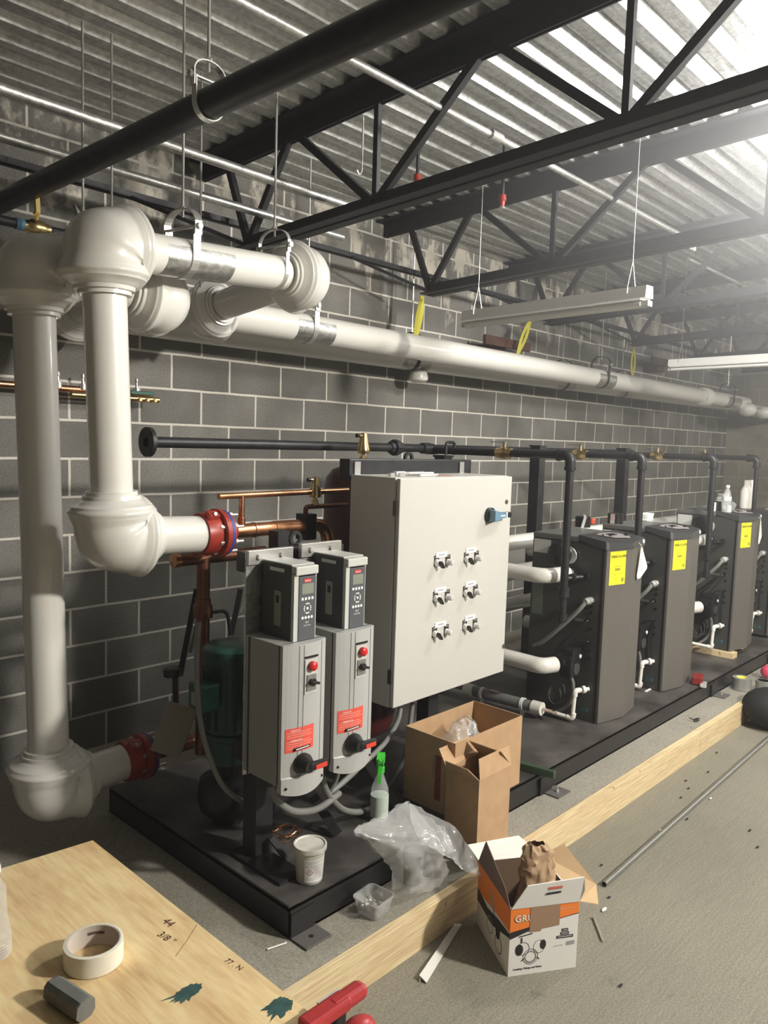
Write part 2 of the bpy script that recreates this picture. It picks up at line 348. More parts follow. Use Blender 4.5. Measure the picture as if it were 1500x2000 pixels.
# ------------------------------------------------------------------ steel joists
def joist(x, label):
    t = thing('steel_joist', label, 'joist', (x, -.4, BC(-.4)), group='open web steel joists')
    def ang(y0, y1, zf, sgn, up, w, th, b):
        # one angle: horizontal leg + vertical leg, sheared to the roof slope
        for (xa, xb, za, zb) in ((.006, w, 0, th), (.006, .006+th, 0, w)):
            q = [V((x+sgn*xa, yy, zf(yy)+(za if up else -zb))) for yy in (y0, y1)]; vs = []
            for yy in (y0, y1):
                for xx in (xa, xb):
                    for zz in (za, zb): vs.append(V((x+sgn*xx, yy, zf(yy)+(zz if up else -zz))))
            b.faces(vs, [(0, 1, 3, 2), (4, 6, 7, 5), (0, 4, 5, 1), (2, 3, 7, 6), (0, 2, 6, 4), (1, 5, 7, 3)])
    b = MB(); [ang(-.42, -8.9, BC, s, True, .070, .008, b) for s in (-1, 1)]; b.build('bottom_chord', JST, t)
    b = MB(); [ang(-.005, -8.9, lambda y: ROOF(y)-.001, s, False, .100, .009, b) for s in (-1, 1)]; b.build('top_chord', JST, t)
    bot = [-.45]+[-1.42-1.24*i for i in range(6)]; top = [-.24]+[-.81-1.235*i for i in range(7)]
    def web(a, bb, r=.018):
        q = MB(); d = (bb-a).normalized(); sx = X; sy = d.cross(X).normalized()
        q.rings([[p_+sx*r*i*.9+sy*r*j for i, j in ((1, 1), (-1, 1), (-1, -1), (1, -1))] for p_ in (a, bb)], None, True, False); q.build('web_member', JST, t)
    seq = [(top[0], 1), (bot[0], 0)]
    for i in range(1, 7): seq += [(top[i], 1), (bot[i], 0)]
    pts = [V((x, y, ROOF(y)-.04 if k else BC(y)+.03)) for y, k in seq]
    for i in range(len(pts)-1): web(pts[i], pts[i+1])
    for y in bot[1:5]: web(V((x, y, BC(y)+.03)), V((x, y, ROOF(y)-.04)), .014)
for x, lb in ((.2, 'nearest black steel joist crossing over the control cabinet'), (1.76, 'second black joist, ending above the far end of the nearer strip light'), (3.36, 'third black joist, behind the nearer strip light'),
              (4.96, 'fourth black joist, above the farther strip light'), (6.56, 'fifth black joist near the far wall'), (8.1, 'last black joist beside the far wall')):
    joist(x, 'open web '+lb)
b = MB()
b.box((-6, -.30, 2.955), (8.88, -.296, 2.99)); b.box((-6, -.30, 2.955), (8.88, -.265, 2.959))
b.build('bridging_angle', JST, label='long thin black bridging angle running along the block wall through the joists', cat='steel angle')
for i, x in enumerate((.2, 1.76, 3.36, 4.96)):
    MB().tube([(x+.02, -.47, BC(-.47)+.01), (x-.62, -.30, 2.957)], .011, seg=4).build('bridging_brace', JST, label='thin black brace from the %s joist end to the bridging angle' % ('first', 'second', 'third', 'fourth')[i], cat='steel angle', group='bridging braces')

# galvanised pipes under the deck, trapeze style, and EMT conduits
for y, z, r, lb in ((-.62, 2.955, .021, 'galvanised conduit run nearest the wall, behind the first joist'), (-1.09, 2.955, .021, 'galvanised conduit run farther from the wall, above the white elbow pipe')):
    MB().tube([(-4, y, z), (.5 if y < -1 else .75, y, z)], r, seg=14).build('galvanised_conduit', GALP, label=lb, cat='conduit', group='galvanised conduits')
t = thing('electrical_conduit', 'long shiny electrical conduit crossing the joists below the metal deck', 'conduit', (-2, -1.81, 3.2))
MB().tube([(-4, -1.81, 3.2), (2.84, -1.80, 3.2)], .0165).build('tube', GALP, t)
MB().cyl((.55, -1.81, 3.2), (.63, -1.81, 3.2), .021, m=None).build('coupling', ZINC, t)
MB().box((2.84, -1.85, 3.165), (2.96, -1.75, 3.235), bev=.004).build('junction_box', ZINC, t)
for dx in (0, .05): MB().cyl((2.87+dx, -1.82, 3.165), (2.87+dx, -1.82, 3.13), .014, seg=10).build('connector', ZINC, t)
MB().tube([(2.3, -2.55, 3.32), (4.6, -2.35, 3.3)], .011, seg=8).build('thin_conduit', GALP, label='thin conduit high on the deck at the bright right side', cat='conduit')
MB().tube([(3.6, -1.5, 3.25), (6.2, -1.5, 3.25)], .0135, seg=8).build('far_conduit', GALP, label='distant conduit continuing below the deck beyond the junction box', cat='conduit')

# ------------------------------------------------------------------ big black pipe under the roof
GX, GZ = -1.03, 2.80
t = thing('gas_main', 'thick black steel pipe hanging across the upper left of the room', 'pipe', (GX, -2, GZ))
MB().cyl((GX, -.0, GZ), (GX, -8.9, GZ), .046, seg=28).build('pipe', BLK, t)
def clevis(c, r, ax, top, name='clevis_hanger', label='', w=.03, m=ZINC, group='pipe hangers', shield=None, h=.0):
    """c: pipe centre, r: strap radius, ax: pipe direction, top: z of the rod's top"""
    c = V(c); ax = V(ax).normalized(); side = ax.cross(Z).normalized(); t = thing(name, label, 'pipe hanger', c, group=group)
    th = .004; yk = r*1.5
    def strip(pts, nm):
        q = MB(); rr = []
        for i, p_ in enumerate(pts):
            d = (pts[min(i+1, len(pts)-1)]-pts[max(i-1, 0)]).normalized(); nn = d.cross(ax).normalized()
            rr.append([p_+ax*w/2+nn*th/2, p_-ax*w/2+nn*th/2, p_-ax*w/2-nn*th/2, p_+ax*w/2-nn*th/2])
        q.rings(rr, None, True, False).build(nm, m, t)
    strip([c+side*(r+.003)*math.cos(a)+Z*(r+.003)*math.sin(a) if s_ is None else c+side*s_*(r+.003)+Z*hh for s_, a, hh in [(1, 0, yk)]+[(None, -PI*k/18, 0) for k in range(19)]+[(-1, 0, yk)]], 'lower_strap')
    R2 = r+.010
    strip([c+side*R2+Z*(yk-.03)]+[c+side*R2*math.cos(PI*k/12)*(1 if k in (0, 12) else .97)+Z*(yk+.02+R2*.62*math.sin(PI*k/12)) for k in range(13)]+[c-side*R2+Z*(yk-.03)], 'upper_yoke')
    q = MB(); q.cyl(c+side*(R2+.015)+Z*yk, c-side*(R2+.015)+Z*yk, .006, seg=10)
    for s_ in (1, -1): q.cyl(c+side*s_*(R2+.003)+Z*yk, c+side*s_*(R2+.014)+Z*yk, .012, seg=6)
    q.build('cross_bolt', ZINC, t)
    zt = c.z+yk+.02+R2*.62
    MB().cyl((c.x, c.y, zt-.03), (c.x, c.y, top), .005, seg=8).build('threaded_rod', ZINC, t)
    MB().cyl((c.x, c.y, zt), (c.x, c.y, zt+.01), .012, seg=6).build('nut', ZINC, t)
    if shield:
        q = MB(); n_ = 18; rr = [[c+ax*s_+(side*math.cos(a)+Z*math.sin(a))*(r+o_) for a in [math.radians(-205+230*k/n_) for k in range(n_+1)]] for s_, o_ in ((shield[0], .001), (shield[1], .001))]
        vs = rr[0]+rr[1]; q.faces(vs, [(i, i+1, n_+2+i, n_+1+i) for i in range(n_)], None, True); q.build('saddle_shield', GALP, t)
    return t
g = at(372, 190, z=GZ)
clevis((GX, g.y, GZ), .047, (0, 1, 0), ROOF(g.y), 'clevis_hanger', 'clevis hanger with a long rod holding the thick black pipe', w=.024)

# ------------------------------------------------------------------ white insulated pipe runs
def elbow(parent, c, d1, d2, r, L=.165, k=1.0, m=PVC):
    """bulbous fitting cover; d1, d2 point from the corner out along the two pipes"""
    c, d1, d2 = V(c), V(d1).normalized(), V(d2).normalized(); pts = []; rad = []
    R = .068*k; q = []
    def prof(s):   # s: distance from the outer end, normalised on L
        s = s/L
        tab = [(0, 1.0), (.0, 1.22), (.09, 1.22), (.092, 1.36), (.17, 1.40), (.22, 1.56), (.32, 1.90), (.43, 2.08), (.54, 2.0), (.68, 1.84), (.80, 1.86), (1, 1.98), (2, 1.98)]
        for (a, x), (b_, y) in zip(tab, tab[1:]):
            if a <= s <= b_ and b_ > a:
                u = (s-a)/(b_-a); u = u*u*(3-2*u) if a >= .19 else u; return x+(y-x)*u
        return 1.8
    A = [0, .0001]+[L*f for f in (.05, .088, .093, .14, .17, .19, .22, .25, .28, .31, .34, .37, .40, .42, .44, .47, .50, .53, .56, .60, .64)]
    A = sorted(A); ext = L-R
    path = []
    for s_ in A:
        if s_ <= ext: path.append((c+d1*(L-s_), prof(s_)))
    for i in range(1, 16):
        u = i/16; p_ = c+d1*R*(1-u)**2+d2*R*u*u
        dd = min(u, 1-u)*2; s_ = ext+(L-ext)*dd*1.15; path.append((p_, prof(min(s_, L*1.0))))
    for s_ in reversed(A):
        if s_ <= ext: path.append((c+d2*(L-s_), prof(s_)))
    path[0] = (path[0][0], 1.0); path[-1] = (path[-1][0], 1.0)
    q = MB(); P = [a for a, _ in path]; rr = []; T = []
    for i in range(len(P)):
        if i <= 1: T.append(-d1)
        elif i >= len(P)-2: T.append(d2)
        else: T.append((P[i+1]-P[i-1]).normalized())
    nrm = d1.cross(d2).normalized(); SEG = 40
    for i, (p_, f) in enumerate(path):
        o_ = nrm; e = T[i].cross(nrm).normalized()
        rr.append([p_+(o_*math.cos(a)+e*math.sin(a))*r*f for a in [2*PI*j/SEG for j in range(SEG)]])
    q.rings(rr); return q.build('elbow_cover', m, parent)
def run(name, label, pts, r, flange_axis=None):
    t = thing(name, label, 'pipe', pts[0]); return t
RA = .0735; RL = .083
A0 = V((-.765, -1.45, 1.385)); A1 = V((-1.122, -1.45, 1.40)); A1b = V((-1.128, -1.45, 1.40)); A2 = V((-1.158, -1.45, 2.405)); A3 = V((-.085, -1.25, 2.51)); A4 = V((-.12, -.52, 2.415)); A5 = at(1455, 788, y=-.52)
tA = thing('insulated_pipe', 'white insulated pipe rising from the upper red flange, then running along the wall in front', 'pipe', (A1.x, A1.y, A1.z), group='white insulated pipes')
def seg(a, b, r, la=.16, lb=.16, m=PVC, par=None, nm='pipe_jacket', cap=True):
    d = (b-a).normalized(); return MB().cyl(a+d*la, b-d*lb, r, seg=40, cap=cap).build(nm, m, par)
seg(A0, A1, RA*.98, 0, .15, par=tA); seg(A1, A2, RA, par=tA); seg(A2, A3, RA, par=tA); seg(A3, A4, RA, par=tA); seg(A4, A5, RL, .15, 0, par=tA)
elbow(tA, A1, A0-A1, A2-A1, RA); elbow(tA, A2, A1-A2, A3-A2, RA); elbow(tA, A3, A2-A3, A4-A3, RA, L=.15); elbow(tA, A4, A3-A4, A5-A4, RA, L=.15)
dA = (A5-A4).normalized()
pc = at(1375, 775, y=-.52); MB().lathe(pc-dA*.11, dA, [(0, RL), (.0, RL*1.16), (.03, RL*1.25), (.11, RL*1.3), (.19, RL*1.25), (.22, RL*1.16), (.22, RL)], seg=32).build('tee_cover', mat('tape_jacket', (.74, .74, .66), .4), tA)
B0 = V((-.925, -1.15, .415)); B1 = V((-1.225, -1.15, .40)); B2 = V((-1.272, -1.15, 2.345)); B3 = V((-.745, -1.12, 2.325)); B4 = V((-.70, -.21, 2.365)); B5 = V((8.7, -.21, 2.40))
tB = thing('insulated_pipe', 'white insulated pipe rising from the lower red flange, then running along the wall behind', 'pipe', (B1.x, B1.y, B1.z), group='white insulated pipes')
RB = .0735
seg(B0, B1, RB*.98, 0, .15, par=tB); seg(B1, B2, RB, par=tB); seg(B2, B3, RB, par=tB); seg(B3, B4, RB, par=tB); seg(B4, B5, .08, .15, 0, par=tB)
elbow(tB, B1, B0-B1, B2-B1, RB); elbow(tB, B2, B1-B2, B3-B2, RB); elbow(tB, B3, B2-B3, B4-B3, RB, L=.15); elbow(tB, B4, B3-B4, B5-B4, RB, L=.15)
MB().lathe((1.95, -.21, 2.30), (0, 0, -1), [(0, .06), (.05, .075), (.07, .07), (.085, .05)], seg=24).build('end_cap', PVC, tB)
# extra large covers where the pipes meet the far wall
for (px, py, y, rr_) in ((1460, 800, -.6, .11), (1492, 806, -.75, .10)):
    c = at(px, py, y=y); q = MB(); q.ball(c, rr_, sc=(1.2, 1, .8)); q.cyl(c, (8.88, c.y, c.z), rr_*.7, seg=20)
    q.build('insulated_elbow', PVC, label='distant white elbow cover at the far end of the wall pipes, %s' % ('left of the pair' if px < 1480 else 'right of the pair'), cat='pipe fitting', group='far elbow covers')

# hangers on the white pipes
dU = (A3-A2).normalized(); hc = A2+dU*((at(375, 498, y=-1.40)-A2).dot(dU)); hc = A2+dU*.36
clevis(hc, RA, dU, ROOF(hc.y), 'clevis_hanger', 'large clevis hanger with brass strap around the upper white pipe near its elbow', w=.035, m=ZINC, shield=(-.13, .215))
hc2 = A3+V((-.07, 0, 0)); 
clevis(A2+dU*.89, RA, dU, ROOF(-1.25), 'clevis_hanger', 'thin clevis hanger beside the right upper white elbow', w=.02)
for (px, py, lb, sh) in ((600, 643, 'clevis hanger with galvanised saddle just below the right upper elbow', (-.13, .16)), (1172, 748, 'clevis hanger with dark saddle halfway along the front wall pipe', (-.15, .17)), (1420, 780, 'distant clevis hanger with saddle past the tape wrapped joint', (-.15, .3))):
    p_ = at(px, py, y=-.52); l_ = (p_-A4).dot(dA); c = A4+dA*l_
    clevis(c, RL, dA, ROOF(c.y), 'clevis_hanger', lb, w=.035, m=ZINC if px == 600 else BLK, shield=sh)
for x_, lb in ((1.86, 'dark clevis hanger and saddle on the rear wall pipe above the gas header strut'), (4.0, 'dark clevis hanger and saddle on the rear wall pipe, halfway along'), (5.2, 'dark clevis hanger on the rear wall pipe behind the yellow strap')):
    clevis((x_, -.21, 2.365+(x_+.7)*.0037), .08, (1, 0, .0037), ROOF(-.21), 'clevis_hanger', lb, w=.03, m=BLK, shield=(-.15, .15))
for (px, z0, lb) in ((162, 2.40, 'thin hanger rod between the two white risers'), (218, 2.45, 'thin dark rod rising behind the left upper elbow'), (392, 2.45, 'thin rod behind the large clevis hanger'), (705, 3.16, 'short hooked rod hanging from the deck left of the joist node')):
    p_ = at(px, 400, y=-.9 if px != 705 else -1.1); q = MB().cyl((p_.x, p_.y, z0), (p_.x, p_.y, ROOF(p_.y)), .005, seg=8)
    if px == 705: q.tube([(p_.x, p_.y, z0+.01), (p_.x, p_.y, z0-.02), (p_.x-.02, p_.y, z0-.04), (p_.x-.035, p_.y, z0-.02)], .005, seg=8, bend=.02)
    q.build('hanger_rod', ZINC, label=lb, cat='rod', group='hanger rods')

# yellow straps
for i, (px0, py0, px1, py1, lb) in enumerate(((826, 578, 812, 662, 'yellow caution strap hanging from the second joist end behind the white pipe'), (1038, 622, 1012, 692, 'yellow strap slanting down beneath the nearer strip light'), (1240, 676, 1236, 738, 'yellow looped strap at the right over the white pipes'))):
    y_ = -.33; a = at(px0, py0, y=y_); c = at(px1, py1, y=y_); d = (c-a); q = MB(); wd = .022
    for s_ in (0, 1):
        off = V((.012*s_, .012*s_, 0)); rr = []
        for k in range(9):
            u = k/8; p_ = a+d*u+off+V((math.sin(u*PI)*(.02+.012*i)*(1 if s_ else -1), 0, 0)); rr.append([p_+V((-wd, 0, 0)), p_+V((wd, .004, 0)), p_+V((wd, .006, 0)), p_+V((-wd, .003, 0))])
        q.rings(rr, None, True, False)
    o = q.build('strap', YSTR, label=lb, cat='strap', group='yellow straps')
for i, (px, py) in enumerate(((962, 684), (1285, 716))):
    p0 = at(px-20, py+2, y=-.02); c = at(px, py, y=-.3); p1 = at(px+(95 if i == 0 else 60), py-28+(12 if i else 0), y=-.35); q = MB()
    q.box((p0.x-.05, -.16, p0.z-.05), (p0.x+.14, -.001, p0.z+.05)); q.cbox((c+p1)/2-V((0, -.1, 0)), ((p1-c).length, .03, .075))
    q.build('wall_bracket', RUST, label='rusty brown steel bracket on the wall, %s' % ('below the nearer strip light' if i == 0 else 'below the farther strip light'), cat='bracket', group='rusty wall brackets')

# ------------------------------------------------------------------ strip lights (switched off)
def strip(a, b, label):
    a, b = V(a), V(b); d = (b-a).normalized(); s_ = Z.cross(d).normalized(); t = thing('strip_light', label, 'ceiling light', (a+b)/2, group='hanging strip lights')
    ex = [V(p) for p in ()]
    def sec(p_, w0, w1, z0, z1): return [p_-s_*w0+Z*z0, p_-s_*w1+Z*z1, p_+s_*w1+Z*z1, p_+s_*w0+Z*z0]
    MB().rings([sec(p_, .036, .030, 0, .058) for p_ in (a, b)], None, True, False).build('housing', WHT, t)
    MB().rings([sec(p_, .052, .036, -.012, .001) for p_ in (a+d*.02, b-d*.02)], None, True, False).build('reflector', WHT, t)
    for k in (-1, 1):
        MB().cyl(a+d*.03+s_*.022*k+Z*-.028, b-d*.03+s_*.022*k+Z*-.028, .0125, seg=12).build('tube', WHT, t)
    for e, q in ((a, 1), (b, -1)):
        MB().cbox(e+d*q*.02+Z*-.026, (.05, .05, .026)).build('lamp_holder', CREAM, t)
        p_ = e+d*q*.10; tp = p_+Z*.19
        w_ = MB(); w_.tube([p_-s_*.036+Z*.03, p_-s_*.036+Z*.06, tp], .0022, seg=6); w_.tube([p_+s_*.036+Z*.03, p_+s_*.036+Z*.06, tp], .0022, seg=6); w_.tube([tp, (tp.x, tp.y, ROOF(tp.y))], .0016, seg=6); w_.build('hanging_wire', ZINC, t)
strip(at(908, 628, z=2.5), at(1268, 582, z=2.5), 'nearer hanging white strip light fixture, switched off, above the boilers')
a2 = at(1308, 716, z=2.5); strip(a2, a2+V((-.12, -1.25, 0)), 'farther hanging white strip light fixture at the right edge')

# ------------------------------------------------------------------ sprinklers
for px, py, x_, lb in ((815, 352, .9, 'red sprinkler head hanging above the near joist'), (981, 392, 1.15, 'red and silver sprinkler head seen past the near joist chord')):
    c = at(px, py, x=x_); t = thing('sprinkler', lb, 'sprinkler', c, group='sprinkler heads')
    MB().lathe(c+Z*.03, (0, 0, -1), [(0, .012), (0, .02), (.03, .022), (.035, .016), (.06, .014)], seg=14).build('body', REDP, t)
    MB().lathe(c-Z*.03, (0, 0, -1), [(0, .012), (.012, .020), (.014, .020)], seg=14).build('deflector', ZINC, t)
    MB().cyl(c+Z*.03, (c.x, c.y, ROOF(c.y)), .010, seg=10).build('drop_pipe', JST, t)

# ------------------------------------------------------------------ skid
SX0, SX1, SY0, SY1, SZ0, SZ1 = -.905, 6.1, -2.205, -1.0, .14, .25
t = thing('equipment_skid', 'long black steel skid carrying the pumps, cabinet and boilers on the concrete pad', 'skid', (SX0, SY0, SZ0))
MB().box((SX0+.002, SY0+.008, SZ1-.008), (SX1, SY1, SZ1)).build('deck_plate', SKT, t)
def channel(b, p0, p1, out):
    # C channel web + flanges, facing `out`
    p0, p1, out = V(p0), V(p1), V(out); h = SZ1-.010-SZ0
    for z0, z1, dd in ((0, h, .006), (0, .009, .045), (h-.009, h, .045)):
        a = p0+Z*z0; c = p1+Z*z1-out*dd; b.box((min(a.x, c.x), min(a.y, c.y), min(a.z, c.z)), (max(a.x, c.x), max(a.y, c.y), max(a.z, c.z)))
b = MB(); channel(b, (SX0, SY0, SZ0), (SX1, SY0, SZ0), (0, -1, 0)); b.box((SX0, SY0-.006, SZ1-.022), (SX1, SY0, SZ1-.012)); b.build('front_rail', SKS, t)
b = MB(); channel(b, (SX0, SY0, SZ0), (SX0, SY1, SZ0), (-1, 0, 0)); b.build('end_rail', SKS, t)
b = MB(); channel(b, (SX0, SY1, SZ0), (SX1, SY1, SZ0), (0, 1, 0)); b.build('back_rail', SKS, t)
for x in (.60, 2.72, 3.9): MB().box((x, SY0-.012, SZ0+.004), (x+.10, SY0-.005, SZ1-.024)).build('splice_plate', SKS, t)
MB().box((SX0, SY0-.010, SZ0+.004), (SX0+.10, SY0-.005, SZ1-.024)).build('splice_plate', SKS, t)
for i, x in enumerate((-.905, .64, 2.75)):
    PS = mat('plate_steel', (.13, .125, .115), .5, .2)
    fp = MB().box((x, SY0-.085, .1405), (x+.11, SY0+.01, .1475), bev=.0015).build('foot_plate', PS, t)
    MB().cyl((x+.055, SY0-.045, .1475), (x+.055, SY0-.045, .1479), .009, seg=14).build('bolt_hole', BLKP, fp)
    if i: MB().cyl((x+.055, SY0-.045, .1479), (x+.055, SY0-.045, .156), .009, seg=6).cyl((x+.055, SY0-.045, .15), (x+.055, SY0-.045, .17), .004, seg=8).build('anchor_bolt', ZINC, fp)

# ------------------------------------------------------------------ support frame and posts
t = thing('support_frame', 'black square tube frame holding the two drives and the control cabinet', 'frame', (-.80, -1.88, .25))
TS = .038
def post(b, x, y, z1, s=TS): b.box((x-s, y-s, .25), (x+s, y+s, z1))
b = MB(); post(b, -.780, -1.87, 1.30); b.build('post', BLK, t)
b = MB(); post(b, -.50, -1.62, 1.40, .03); b.build('post', BLK, t)
b = MB(); post(b, -.02, -1.60, 1.60); b.build('post', BLK, t)
b = MB(); post(b, .50, -1.60, 1.66); b.build('post', BLK, t)
MB().box((-.853, -1.888, 1.30), (-.40, -1.82, 1.37)).build('cross_bar', BLK, t)
MB().box((-.853, -1.888, .62), (-.40, -1.82, .69)).build('cross_bar', BLK, t)
MB().box((-.62, -1.56, 1.235), (-.30, -1.50, 1.29)).build('cross_bar', BLK, t)
MB().box((-.16, -1.665, 1.60), (.70, -1.60, 1.69), bev=.004).build('top_beam', BLK, t)
MB().box((-.18, -1.665, .80), (.65, -1.62, .87)).build('cross_bar', BLK, t)
def eye(p, par):
    p = V(p); q = MB(); out = []; n_ = 18
    for s_ in (0, 1):
        pass
    ro, ri = .030, .017; pts = []
    for k in range(n_+1): a = PI*k/n_; pts.append((ro*math.cos(a), ro*math.sin(a)))
    vs = []; fs = []; th = .006
    outer = [(ro, -.045)]+pts+[(-ro, -.045)]; inner = [(ri*math.cos(2*PI*k/n_), ri*math.sin(2*PI*k/n_)) for k in range(n_)]
    # ring + tab
    rr = []
    for k in range(n_): a = 2*PI*k/n_; c = V((math.cos(a), 0, math.sin(a))); rr.append([p+c*ri+Y*th, p+c*ro+Y*th, p+c*ro-Y*th, p+c*ri-Y*th])
    q.rings(rr, None, False, False, True); q.box(p+V((-ro, -th, -.05)), p+V((ro, th, -ri-.004)))
    q.build('lifting_eye', BLK, par)
eye(at(798, 895, y=-1.63), t); eye(at(577, 1052, y=-1.80), t)
for x in (-.24, -.02): MB().box((x, -1.90, .25), (x+.05, -1.88, .26)).build('foot', BLK, t)
b = MB(); p0 = V((-.79, -2.0, .26)); b.box((-.855, -2.09, .25), (-.745, -1.80, .262)); b.build('base_plate', BLK, t)
b = MB(); b.tube([(-.765, -1.93, .33), (-.735, -1.985, .262)], .016, seg=4); b.build('gusset', BLK, t)
for x in (-.50, -.16): MB().tube([(x, -1.66, .52), (x+.02, -1.98, .26)], .026, seg=4).build('diagonal_brace', BLK, t)

for i, (px, y_) in enumerate(((862, -1.08), (1045, -1.12), (1211, -1.14))):
    c = at(px, 1000, y=y_); t = thing('pipe_support_post', ('square steel post with saddle strap under the gas header behind the control cabinet', 'square steel post between the control cabinet and the first boiler', 'square steel post behind the second boiler')[i], 'post', (c.x, c.y, .25), group='gas header posts')
    MB().box((c.x-.038, c.y-.038, .25), (c.x+.038, c.y+.038, 1.765 if i else 1.685)).build('post', BLK, t)
    MB().box((c.x-.045, c.y-.045, 1.765 if i else 1.685), (c.x+.045, c.y+.045, 1.775 if i else 1.697)).build('cap_plate', BLK, t)
    if not i:
        q = MB(); q.tube([(c.x-.04, c.y-.05, 1.70), (c.x-.04, c.y-.05, 1.775), (c.x+.04, c.y-.05, 1.775), (c.x+.04, c.y-.05, 1.70)], .009, seg=8, bend=.02); q.build('u_bolt', BLK, t)

# ------------------------------------------------------------------ gas header and drops
HY = -1.0; HZ = 1.735
t = thing('gas_header', 'black gas pipe header running past the block wall with a flange on its left end', 'pipe', (-.3, HY, HZ))
hx = at(290, 862, y=HY).x
MB().cyl((hx, HY, HZ), (3.9, HY, HZ-.0), .024, seg=20).build('pipe', BLK, t)
q = MB().lathe((hx-.012, HY, HZ), (1, 0, 0), [(0, .022), (0, .064), (.018, .064), (.019, .036), (.04, .030)], seg=28, cap=False); q.lathe((hx-.012, HY, HZ), (1, 0, 0), [(0, .024), (0, .02), (.03, .02)], seg=28, cap=False)
q.build('flange', BLK, t)
for k in range(4):
    a = PI/4+k*PI/2; MB().cyl((hx-.0135, HY+math.cos(a)*.048, HZ+math.sin(a)*.048), (hx-.011, HY+math.cos(a)*.048, HZ+math.sin(a)*.048), .007, seg=10).build('bolt_hole', BLKP, t)
ux = at(772, 875, y=HY).x; MB().lathe((ux-.05, HY, HZ), (1, 0, 0), [(0, .024), (.0, .032), (.03, .034), (.03, .047), (.065, .047), (.065, .036), (.10, .034), (.10, .024)], seg=8).build('union', BLK, t)
ux = at(832, 878, y=HY).x; MB().lathe((ux-.04, HY, HZ), (1, 0, 0), [(0, .024), (0, .032), (.03, .034), (.06, .034), (.08, .030), (.1, .030), (.1, .024)], seg=20).build('coupling', BLK, t)
DROPS = [(1115, -1.95), (1255, -1.95), (1395, -1.95), (1479, -1.95)]
BX = [1.39, 2.225, 3.42, 4.28]
for i, (px, y_) in enumerate(DROPS):
    top = at(px, (887, 892, 897, 902)[i], y=y_); x = top.x; zt = HZ-.01
    lb = ('first gas drop pipe, nearest the control cabinet, with a brass valve', 'second gas drop pipe, in front of the second boiler, with a brass valve', 'third gas drop pipe beside the third boiler with the water bottle', 'last gas drop pipe at the right edge')[i]
    t = thing('gas_drop_pipe', lb, 'pipe', (x, y_, 1.0), group='gas drop pipes')
    zb = (1.00, .95, 1.02, 1.1)[i]
    MB().tube([(x, HY, zt), (x, y_, zt), (x, y_, zb)], .0215 if i < 3 else .018, seg=18, bend=.05).build('pipe', BLK, t)
    q = MB(); q.tube([(x, y_+.075, zt), (x, y_+.02, zt), (x, y_, zt-.02), (x, y_, zt-.075)], .028, seg=18, bend=.03); q.lathe((x, y_+.078, zt), (0, -1, 0), [(0, .032), (.016, .032)], seg=18); q.lathe((x, y_, zt-.078), (0, 0, 1), [(0, .032), (.016, .032)], seg=18); q.build('elbow', BLK, t)
    if i < 3: q = MB(); q.box((x-.026, HY+.03, zt-.026), (x+.026, HY-.03, zt+.026), bev=.006); q.build('tee', BLK, t)
    yv = y_+.42; v = MB(); v.lathe((x, yv+.05, zt), (0, -1, 0), [(0, .028), (.02, .03), (.03, .034), (.06, .034), (.08, .03), (.10, .028)], seg=8); v.build('valve_body', BRASS, t)
    h = MB(); h.cyl((x, yv, zt+.02), (x, yv, zt+.06), .009, seg=10); h.box((x-.01, yv-.01, zt+.058), (x+.01, yv+.09, zt+.062)); h.build('valve_handle', mat('valve_handle_yellow', (.35, .28, .16), .4, .5), t)
    MB().lathe((x, y_, zb+.02), (0, 0, -1), [(0, .024), (0, .030), (.05, .030), (.05, .02), (.14, .02), (.14, .027), (.18, .027), (.185, .02)], seg=16).build('drip_leg', BLK, t)

